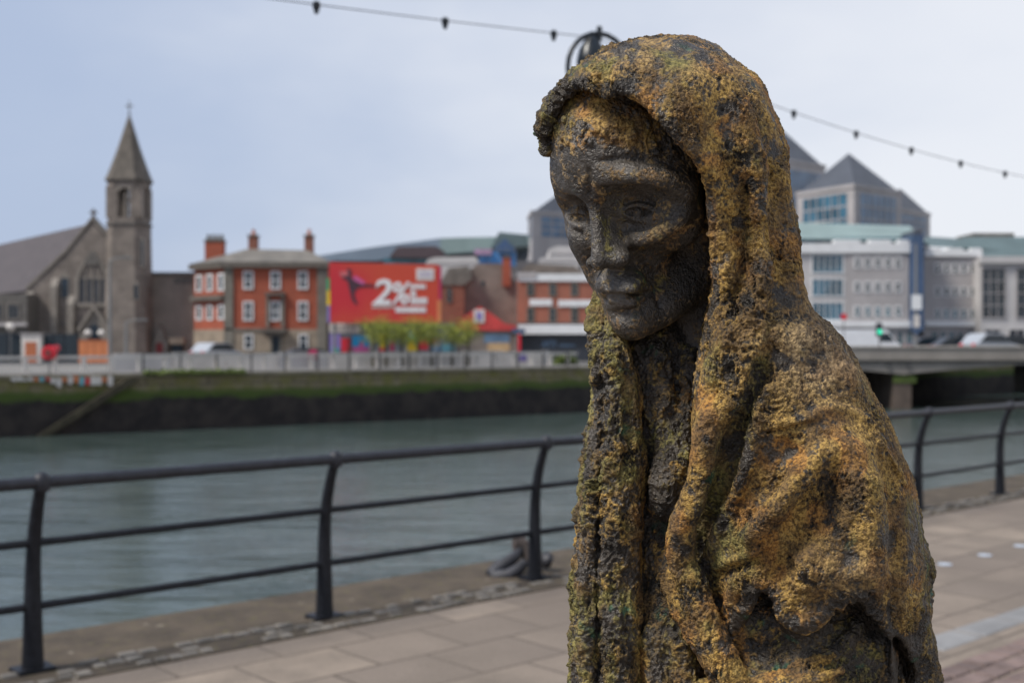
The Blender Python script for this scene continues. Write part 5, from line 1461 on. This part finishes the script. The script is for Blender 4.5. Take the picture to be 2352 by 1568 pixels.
# young trees in front of the shopfront
def make_tree(seed, h, wd):
    rn = random.Random(seed); mb = MB()
    mb.ring([(0, 0, 0), (rn.uniform(-.04, .04), 0, h*.3), (rn.uniform(-.06, .06), rn.uniform(-.05, .05), h*.62), (0, 0, h*.9)], [.10, .085, .06, .02], 8)
    tips = []
    for i in range(11):
        a = i*2.4+rn.random(); z = h*(.5+.038*i); l = wd*(.34+.12*rn.random())
        p1 = (math.cos(a)*l*.5, math.sin(a)*l*.5, z+.18); p2 = (math.cos(a)*l, math.sin(a)*l, z+.36*rn.uniform(.7, 1.3)); tips += [p1, p2, ((p1[0]+p2[0])/2, (p1[1]+p2[1])/2, (p1[2]+p2[2])/2)]
        mb.ring([(0, 0, z), p1, p2], [.028, .018, .006], 6)
    lf = MB()
    for i in range(1300):
        c = rn.choice(tips) if rn.random() < .8 else (0, 0, h*rn.uniform(.6, .95))
        g = wd*.16
        p = Vector((c[0]+rn.gauss(0, g), c[1]+rn.gauss(0, g), c[2]+rn.gauss(0, g*.7)))
        if p.z < h*.48: continue
        d = Vector((rn.gauss(0, 1), rn.gauss(0, 1), rn.gauss(0, 1))).normalized(); e = d.cross(Vector((rn.gauss(0, 1), rn.gauss(0, 1), rn.gauss(0, 1)))).normalized(); s = rn.uniform(.035, .06)
        lf.add([p-d*s, p+e*s*.6, p+d*s, p-e*s*.6], [(0, 1, 2, 3)])
    return mb, lf
protos = []
tree_labels = ['leafy young tree nearest the red brick house, leftmost in the row', 'second young tree from the left, in front of the yellow painted patch', 'young tree in front of the grey shopfront, third from the left', 'young tree in front of the green and yellow mural',
               'young tree before the red square of the mural', 'young tree at the right end of the billboard', 'rightmost young tree, in front of the red gabled shed']
for i, (u, n) in enumerate([(857, 1.3), (888, 1.6), (922, 1.4), (960, 1.7), (992, 1.4), (1038, 1.3), (1076, 1.6)]):
    s = Fu(u)+n*.15; p = Vector(F(s, n, 0)); p.x = WX(u, p.y)
    h = WZ(735+(i % 3)*4, p.y)
    if i < 3:
        r = thing('young_tree', tree_labels[i], 'tree', p, 'young street trees on the far quay')
        t, l = make_tree(i+3, h, 1.45)
        for m_ in (t, l): m_.v = [(a+p.x, b+p.y, c+p.z) for a, b, c in m_.v]
        t.build('trunk', M['bark'], r, True); l.build('crown', M['leaf'], r); protos.append(r)
    else:
        r = copy_tree(protos[i % 3], None, p); r['label'] = tree_labels[i]; r.rotation_euler = (0, 0, i*1.3)
# plants on the wall
def weeds(u0, u1, n, z, cnt, name, lab, sz=.35):
    rn = random.Random(int(u0)); mb = MB()
    for i in range(cnt):
        s = Fu(rn.uniform(u0, u1)); p = Vector(F(s, n+rn.uniform(-.3, .3), z+abs(rn.gauss(0, sz))))
        d = Vector((rn.gauss(0, 1), rn.gauss(0, 1), rn.gauss(0, 1))).normalized(); e = d.cross(Vector((rn.gauss(0, 1), rn.gauss(0, 1), 1))).normalized(); k = rn.uniform(.05, .11)
        mb.add([p-d*k, p+e*k, p+d*k, p-e*k], [(0, 1, 2, 3)])
    tag(mb.build(name, M['weedy'], None), lab, 'plants', kind='stuff')
weeds(1296, 1345, 1.0, .0, 1500, 'ground_cover', 'green weeds at the far quay edge left of the statue', .3)
weeds(330, 560, -.1, .06, 900, 'ground_cover', 'scrubby growth along the wall head below the balustrade', .09)

# ---------------------------------------------------------------- the bridge on the right
def bridge():
    Y0, Y1 = 78.0, 93.0
    r = thing('bridge', 'low concrete road bridge crossing the river at the right', 'bridge', (30, Y0, -2.75))
    XL, XR = WX(1700, Y0), 75
    zt = WZ(800, Y0)
    MB().box(XL, XR, Y0+.1, Y1, zt-1.05, zt-.75).build('deck', M['asphalt'], r)
    MB().box(XL, XR, Y0-.25, Y0+.1, WZ(828, Y0), WZ(799, Y0)).build('parapet', M['concrete'], r)
    MB().box(XL, XR, Y0-.35, Y0+.15, WZ(799, Y0), WZ(795, Y0)).build('parapet_rail', flat('parapet_top', (.42, .38, .34)), r)
    MB().box(XL, XR, Y1-.2, Y1+.2, zt-1.05, zt+.1).build('back_parapet', M['concrete'], r)
    MB().box(XL, XR, Y0+.02, Y0+.5, WZ(834, Y0), WZ(828, Y0)).build('shadow_line', M['concrete_dark'], r)  # dark strip coloured as the shadow line below the parapet
    pier = WX(2076, Y0); mb = MB()
    def under(x): return WZ(861, Y0)+(WZ(834, Y0)-WZ(861, Y0))*min(1, (abs(x-pier)/9.5))**.8
    xs = [XL+(XR-XL)*i/60 for i in range(61)]+[pier]; xs = sorted(xs)
    mb.prism([(XL, WZ(834, Y0)), (XR, WZ(834, Y0))]+[(x, min(under(x), WZ(834, Y0)-.02)) for x in reversed(xs)], Y0, Y1-.5)
    mb.build('haunched_girder', M['concrete'], r)
    mb = MB()
    for u in (2042, 2088): mb.box(WX(u, Y0)-.15, WX(u, Y0)+.15, Y0-.1, Y0, WZ(836, Y0)-.35, WZ(836, Y0))
    mb.build('bracket', M['concrete_dark'], r)
    p = MB().box(pier-.6, pier+.6, Y0+.3, Y1-1, -6, WZ(858, Y0)).build('pier', flat('pier_stone', (.10, .075, .06), .9, .3, .8), r)
    MB().box(pier-.62, pier+.9, Y0+.22, Y0+.3, WZ(880, Y0), WZ(864, Y0)).build('pier_moss', M['weedy'], p)
bridge()
o = MB().box(WX(1900, 100), 80, 112, 113, -6, .6).build('quay_wall', M['stone_dark']); tag(o, 'dark quay wall in the shade beyond the bridge', 'wall')
o = MB().add([(WX(1900, 100), 104, .2), (80, 104, .2), (80, 200, .2), (WX(1900, 100), 200, .2)], [(0, 1, 2, 3)]).build('street', M['asphalt']); tag(o, kind='structure')
zb = WZ(800, 78)-.75
car(1985, 84, 4.6, 2.0, 'carwhite', 'white van crossing the bridge beside the statue shoulder', 'van', zb, True, 0)
car(2272, 84, 4.2, 1.75, 'silver', 'silver car with red tail light crossing the bridge at the right', 'car', zb, False, R(25))
car(2210, 85.5, 4.4, 1.5, 'cardark', 'dark car driving over the bridge left of the silver car', 'car', zb)
car(2325, 87, 4.4, 1.6, 'cardark', 'dark car on the bridge at the right edge', 'car', zb)
car(2150, 90, 4.4, 1.5, 'cardark', 'dark car on the bridge behind the lamp post with pale signs', 'car', zb)
# traffic light and sign post on the bridge
p = Vector((WX(2020, 80), 80, zb)); r = thing('traffic_light', 'traffic light showing green on the bridge beside the white van', 'traffic light', p)
MB().ring([p, (p.x, p.y, WZ(770, 80))], .06, 8).build('pole', M['lampgrey'], r)
MB().box(p.x-.2, p.x+.2, p.y, p.y+.2, WZ(774, 80), WZ(742, 80)).build('housing', M['black'], r, bevel=.03)
m, N, b = newmat('green_signal'); b.inputs['Base Color'].default_value = (.02, .5, .3, 1); b.inputs['Emission Color'].default_value = (.03, .75, .42, 1); b.inputs['Emission Strength'].default_value = .9
MB().ring([(p.x, p.y-.12, WZ(763, 80)), (p.x, p.y+.01, WZ(763, 80))], .15, 16).build('green_signal', m, r)
p = Vector((WX(2104, 80), 80, zb)); r = thing('street_lamp', 'grey post with two pale sign plates on the bridge by the blue stair tower', 'street lamp', p)
MB().ring([p, (p.x, p.y, WZ(560, 80))], [.13, .07], 10).build('pole', M['lampgrey'], r, True)
MB().box(p.x-.33, p.x+.33, p.y-.15, p.y-.1, WZ(712, 80), WZ(678, 80)).build('sign_plate', M['white'], r)
MB().box(p.x-.2, p.x+.2, p.y-.15, p.y-.1, WZ(752, 80), WZ(724, 80)).build('sign_plate', M['offwhite'], r)
MB().box(p.x-.18, p.x+.18, p.y-.15, p.y-.1, WZ(768, 80), WZ(756, 80)).build('sign_plate', M['blue_tower'], r)
p = Vector((WX(1938, 80), 80, zb)); r = thing('road_sign', 'red round road sign above the statue shoulder', 'road sign', p)
MB().ring([p, (p.x, p.y, WZ(735, 80))], .04, 8).build('pole', M['lampgrey'], r)
MB().ring([(p.x, p.y-.05, WZ(728, 80)), (p.x, p.y, WZ(728, 80))], .22, 18).build('plate', M['red'], r)

# ---------------------------------------------------------------- statue materials and assembly
def bronze(name, kind):
    m, N, b = newmat(name)
    tc = N.n('ShaderNodeNewGeometry').outputs['Position']
    A = lambda s: N.n('ShaderNodeAttribute', attribute_name=s).outputs['Fac']
    ochre, green, lump, pit, rise, hue = A('ochre'), A('green'), A('lump'), A('pit'), A('rise'), A('hue')
    g1 = N.noise(tc, 300, 3, .7); g2 = N.noise(tc, 75, 4, .7); g3 = N.noise(tc, 24, 4, .65); g4 = N.noise(tc, 620, 2, .6)
    gz = N.ramp(g1, .36, .64)
    yel = N.mix(gz, (.12, .066, .013), (.54, .33, .080))
    org = N.mix(gz, (.12, .052, .011), (.50, .245, .052))
    oc = N.mix(N.ramp(hue, .35, .65), yel, org)
    tan = N.mix(gz, (.13, .092, .055), (.40, .295, .175))
    oc = N.mix(A('tan'), oc, tan)
    grn = N.mix(gz, (.055, .050, .012), (.26, .215, .06))
    oc = N.mix(N.ramp(N.ma('ADD', green, N.ma('MULTIPLY', N.ma('SUBTRACT', g3, .5), .8)), .35, .65), oc, grn)
    dk = N.mix(N.ramp(g3, .35, .65), (.015, .012, .010), (.052, .041, .031)) if kind != 'head' else N.mix(N.ramp(g3, .35, .65), (.030, .026, .023), (.100, .087, .075))
    dk = N.mix(N.ma('MULTIPLY', gz, .6 if kind == 'head' else .4), dk, (.12, .103, .084))
    # where the ochre crust has held on: broken by grain, worn off lumps, missing in pits
    st = N.noise(N.n('ShaderNodeMapping', inp={'Vector': tc, 'Scale': (1, 1, .38)}).outputs[0], 62, 5, .68)
    st2 = N.noise(N.n('ShaderNodeMapping', inp={'Vector': tc, 'Scale': (1, 1, .5), 'Location': (4, 2, 7)}).outputs[0], 38, 4, .62)
    oc = N.mix(N.ma('MULTIPLY', N.ramp(st2, .42, .62), .85), oc, N.mix(gz, (.050, .028, .012), (.17, .098, .034)))
    k = N.ma('ADD', ochre, N.ma('MULTIPLY', N.ma('SUBTRACT', g1, .5), N.ma('MULTIPLY_ADD', A('var'), .7, .25)))
    k = N.ma('ADD', k, N.ma('MULTIPLY', N.ma('SUBTRACT', st, .5), 2.1))
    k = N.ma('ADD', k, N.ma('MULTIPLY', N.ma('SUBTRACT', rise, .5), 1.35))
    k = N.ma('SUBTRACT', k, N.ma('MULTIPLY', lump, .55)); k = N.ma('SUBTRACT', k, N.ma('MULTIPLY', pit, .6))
    f = N.ramp(k, .15, .75)
    c = N.mix(f, dk, oc)
    vd = N.n('ShaderNodeTexNoise', inp={'Vector': tc, 'Scale': 40, 'Detail': 3}); 
    ver = N.ma('MULTIPLY', N.ramp(vd.outputs['Fac'], .62, .72), N.ramp(green, .2, .7))
    c = N.mix(N.ma('MULTIPLY', ver, .6), c, (.035, .15, .085))
    N.l(c, b.inputs['Base Color'])
    N.l(N.ma('MULTIPLY_ADD', f, .42, .40), b.inputs['Roughness'])
    b.inputs['Specular IOR Level'].default_value = .6
    N.l(N.ma('MULTIPLY', N.ma('SUBTRACT', 1.0, f), .25), b.inputs['Metallic'])
    hh = N.ma('ADD', N.ma('MULTIPLY', g1, .9), N.ma('ADD', N.ma('MULTIPLY', g4, .45), N.ma('ADD', N.ma('MULTIPLY', g2, 1.4), N.ma('MULTIPLY', f, .25))))
    bp = N.n('ShaderNodeBump', inp={'Strength': N.ma('MULTIPLY_ADD', A('var'), .55, .30, True), 'Distance': .0066 if kind != 'head' else .0030, 'Height': hh})
    N.l(bp.outputs[0], b.inputs['Normal'])
    return m
def sstep(x, a, b): t = np.clip((x-a)/(b-a), 0, 1); return t*t*(3-2*t)
def blob2(u, v, cu, cv, ru, rv): return np.exp(-(((u-cu)/ru)**2+((v-cv)/rv)**2))
def polyd(u, v, pts):
    d = np.full(len(u), 1e9)
    for (a, b), (c, e) in zip(pts[:-1], pts[1:]):
        t = np.clip(((u-a)*(c-a)+(v-b)*(e-b))/max((c-a)**2+(e-b)**2, 1e-9), 0, 1)
        d = np.minimum(d, np.hypot(u-a-t*(c-a), v-b-t*(e-b)))
    return d
def patina(V, kind):
    u, v = V[:, 0], V[:, 1]; n1 = fbm(V, 60, 3, 201); n2 = fbm(V, 25, 3, 202); n3 = fbm(V, 130, 2, 203)
    if kind == 'shawl':
        och = .71+.55*n1+.34*n2
        gr = .20+.5*n3
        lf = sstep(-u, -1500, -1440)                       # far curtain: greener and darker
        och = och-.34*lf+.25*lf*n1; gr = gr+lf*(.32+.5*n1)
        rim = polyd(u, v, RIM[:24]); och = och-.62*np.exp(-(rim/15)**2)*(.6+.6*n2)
        top = blob2(u, v, 1570, 95, 130, 32)+.8*blob2(u, v, 1640, 180, 30, 90); och = och-.42*top
        och = och-.3*blob2(u, v, 1690, 360, 26, 150)
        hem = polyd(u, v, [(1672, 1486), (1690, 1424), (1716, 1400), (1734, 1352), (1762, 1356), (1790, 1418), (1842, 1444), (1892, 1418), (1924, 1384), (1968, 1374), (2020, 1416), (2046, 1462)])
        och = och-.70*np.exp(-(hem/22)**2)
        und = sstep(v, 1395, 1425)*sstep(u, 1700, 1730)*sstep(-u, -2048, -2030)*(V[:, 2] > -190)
        och = och-.62*und+.25*und*sstep(v, 1500, 1560); gr = gr+.5*und  # greener under the hem, and darkened: shade of the recess put into the colour
        cape = polyd(u, v, [(1722, 1044), (1700, 1117), (1660, 1205), (1636, 1260), (1618, 1310), (1604, 1380)]); och = och-.45*np.exp(-(cape/12)**2)
        gv = polyd(u, v, [(1748, 850), (1722, 930), (1690, 1020), (1660, 1100), (1640, 1170)]); gr = gr+.4*np.exp(-(gv/34)**2); och = och-.40*np.exp(-(gv/26)**2)  # groove greened, and darkened in colour for the shadow between band and cape
        rt = sstep(u, 2050, 2110)*sstep(v, 1120, 1200); gr = gr+.5*rt; och = och-.28*rt
        och = och-.45*blob2(u, v, 1800, 1060, 60, 60)*(.5+n2)-.28*blob2(u, v, 1900, 1180, 70, 70)
        for cu, cv, r in ((1812, 1042, 13), (1790, 815, 13), (1700, 510, 13), (1712, 690, 14), (2040, 1240, 20), (1620, 1010, 14)): och = och-1.0*blob2(u, v, cu, cv, r, r)
        gr = gr+.45*blob2(u, v, 1600, 1250, 70, 120)+.35*blob2(u, v, 1640, 820, 40, 110)
        tan = np.clip(blob2(u, v, 1890, 800, 130, 120)*.9+.45*blob2(u, v, 1500, 130, 200, 50)+.4*blob2(u, v, 1950, 1330, 100, 90), 0, 1)
        hue = .32+.9*fbm(V, 70, 2, 207)+.25*blob2(u, v, 1690, 1350, 80, 120)+.2*blob2(u, v, 1800, 1000, 120, 90)-.25*lf
        och = och-.9*sstep(v, 1440, 1470)*sstep(u, 2030, 2044)*sstep(-u, -2116, -2106)*(V[:, 2] > -185)  # ochre cut inside the gap: its shade is painted so it reads as a dark hole
        och = np.where(V[:, 2] > 150, och-.1, och)
    elif kind == 'head':
        och = .09+.40*n1+.34*n2
        hair = sstep(-v+22*n1+26*n2, -366, -306)
        och = och+hair*(.36+.5*n1)*sstep(-u, -1520, -1440)*sstep(v, 205, 235)+hair*.2
        och += .34*blob2(u, v, 1470, 405, 90, 18)+.28*blob2(u, v, 1390, 540, 18, 60)+.34*blob2(u, v, 1405, 585, 26, 20)+.36*blob2(u, v, 1540, 525, 60, 20)+.30*blob2(u, v, 1500, 640, 36, 18)
        och += .3*blob2(u, v, 1540, 655, 16, 14)+.34*blob2(u, v, 1300, 452, 18, 10)+.3*blob2(u, v, 1500, 470, 14, 8)+.28*blob2(u, v, 1355, 480, 8, 22)
        gr = .25+.5*n3+.5*blob2(u, v, 1395, 550, 40, 60)+.7*blob2(u, v, 1510, 650, 50, 30)+.4*blob2(u, v, 1470, 280, 60, 50)
        tan = np.clip(.6-.45*hair, 0, 1); hue = .30+.8*fbm(V, 50, 2, 208)+.5*blob2(u, v, 1380, 330, 120, 22)
    else:
        och = .15+.5*n1+.35*n2+.2*sstep(v, 1330, 1420)+.25*blob2(u, v, 1580, 900, 40, 50)+.15*sstep(v, 1350, 1450)
        gr = .55+.6*n3; tan = np.zeros(len(V)); hue = .4+.6*n1
    return {'ochre': och, 'green': np.clip(gr, 0, 1), 'tan': tan, 'hue': np.clip(hue, 0, 1)}
def build_skirt(h=14.0):
    # the robe below the picture, down to the bronze base on the pavement
    g = Vol((1150, 1500, -500), (2350, 4720, 600), h, 120)
    c = lambda p, op='add', k=90: g.chain(p, op, k)
    g.ell((1700, 1760, 60), (400, 400, 230), None, 'add', 80)
    g.ell((1690, 2300, 90), (350, 700, 230), None, 'add', 120)
    g.ell((1680, 3100, 110), (380, 900, 260), None, 'add', 140)
    g.ell((1680, 3900, 120), (430, 620, 300), None, 'add', 140)
    for u, w, r_ in ((1400, -20, 70), (1500, -120, 60), (1620, -180, 70), (1760, -190, 60), (1880, -150, 70), (2000, -60, 60)):
        du = (u-1690)*.25
        g.on(g.front(), [(u, 1700, 0, r_*.7), (u+du*.3, 2300, 0, r_*.6), (u+du*.5, 3000, 0, r_*.8), (u+du, 3800, 0, r_), (u+du*1.3, 4300, 0, r_*.8)], k=90)
    for u in (1450, 1560, 1700, 1830, 1940):
        g.on(g.front(), [(u, 1800, 0, 20), (u+(u-1690)*.2, 3000, 0, 40), (u+(u-1690)*.4, 4200, 0, 60)], 'sub', 80)
    g.prism([(1290, 1575), (1300, 1560), (1480, 1560), (2050, 1560), (2060, 1700), (2160, 1900), (2140, 3000), (2240, 4380), (2060, 4330), (1900, 4420), (1750, 4340), (1600, 4430), (1430, 4350), (1180, 4390), (1290, 3000), (1280, 1900)], -900, 900, 'int', 40)
    for u in (1540, 1800):                                   # feet
        g.ell((u, 4560, -60), (70, 60, 190), None, 'add', 30); g.chain([(u, 4200, 60, 70), (u, 4520, 40, 60)], k=40)
    return g
STAT = thing('bronze_statue', 'gaunt hooded bronze figure wrapped in a ragged ochre-stained shawl, head bowed', 'statue', (.22, D0+.03, 0))
for kind, name, vox, fn in (('head', 'head', 3.0, build_head), ('shawl', 'shawl', 4.0, build_shawl), ('dress', 'dress', 4.5, build_dress)):
    g = fn(vox); V, F_ = g.mesh(); del g
    V, F_, at = finish(V, F_, kind)
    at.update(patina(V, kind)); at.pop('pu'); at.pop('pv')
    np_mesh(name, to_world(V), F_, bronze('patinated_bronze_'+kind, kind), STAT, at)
g = build_skirt(); V, F_ = g.mesh(); del g
N_ = normals(V, F_); V = V+N_*(20*fbm(V, 200, 3, 301)+9*fbm(V, 60, 3, 302))[:, None]
z = np.zeros(len(V)); at = {'lump': z, 'pit': z, 'rise': z+.5, 'var': z+.6}; at.update(patina(V, 'dress')); at['ochre'] = at['ochre']+.3
np_mesh('skirt', to_world(V), F_, bronze('patinated_bronze_skirt', 'shawl'), STAT, at)
zt = float(to_world(np.array([[1690, 4620, 60.]]))[0, 2])
MB().box(.02, .48, D0-.16, D0+.28, .004, max(.03, zt)+.01).build('base_plate', flat('bronze_plate', (.05, .045, .035), .6, .3, 10, .3), STAT, bevel=.006)

# ---------------------------------------------------------------- light, sky and camera
SUN_AZ, SUN_EL = R(-64), R(50)      # azimuth from the view direction (negative = left), elevation
w = bpy.data.worlds.new('World'); SC.world = w; w.use_nodes = True
N = NT(w.node_tree); bg = w.node_tree.nodes['Background']
sky = N.n('ShaderNodeTexSky'); sky.sky_type = 'NISHITA'; sky.sun_disc = False; sky.sun_elevation = SUN_EL; sky.sun_rotation = R(-110)
sky.dust_density = 2.0; sky.ozone_density = 1.5
tc = N.n('ShaderNodeTexCoord').outputs['Generated']
mp = N.n('ShaderNodeMapping', inp={'Vector': tc, 'Scale': (1.0, 1.0, 2.2)}).outputs[0]
n1 = N.noise(mp, 1.7, 5, .5); n2 = N.noise(N.n('ShaderNodeMapping', inp={'Vector': mp, 'Location': (3, 1, 2)}).outputs[0], 3.0, 4, .5)
sp = N.n('ShaderNodeSeparateXYZ', inp={0: tc})
# thin overcast: bluer and darker to the left and overhead, pale towards the right and the horizon
gx = N.ma('MULTIPLY_ADD', sp.outputs[0], .9, N.ma('MULTIPLY_ADD', sp.outputs[2], -1.1, .52))
k = N.ma('ADD', gx, N.ma('MULTIPLY', N.ma('SUBTRACT', n1, .5), 1.3)); k = N.ma('ADD', k, N.ma('MULTIPLY', N.ma('SUBTRACT', n2, .5), .5))
cl = N.mix(N.ramp(k, .0, .85), (3.9, 4.65, 6.2), (7.4, 7.6, 8.1))
c = N.mix(.90, sky.outputs[0], cl)
N.l(c, bg.inputs[0]); bg.inputs[1].default_value = .10
sl = bpy.data.lights.new('sun', 'SUN'); sl.energy = 3.3; sl.angle = R(16); sl.color = (1.0, .95, .87)
so = bpy.data.objects.new('sun', sl); COL.objects.link(so)
dv = Vector((math.sin(SUN_AZ)*math.cos(SUN_EL), -math.cos(SUN_AZ)*math.cos(SUN_EL), math.sin(SUN_EL)))   # sun stands behind the camera, to the left
so.rotation_euler = dv.to_track_quat('Z', 'Y').to_euler(); so.location = dv*50
cam = bpy.data.cameras.new('camera'); co = bpy.data.objects.new('camera', cam); COL.objects.link(co)
co.location = (0, 0, CAM_H); co.rotation_euler = (R(90), 0, 0)
cam.sensor_width = 36; cam.lens = FPX/2352*36; cam.clip_start = .05; cam.clip_end = 6000
cam.dof.use_dof = True; cam.dof.focus_distance = D0-.07; cam.dof.aperture_fstop = 7.2
SC.camera = co
SC.view_settings.view_transform = 'Standard'; SC.view_settings.look = 'None'; SC.view_settings.exposure = 0.25; SC.view_settings.gamma = 1
SC.render.engine = 'CYCLES'; SC.cycles.use_denoising = True; SC.cycles.max_bounces = 6
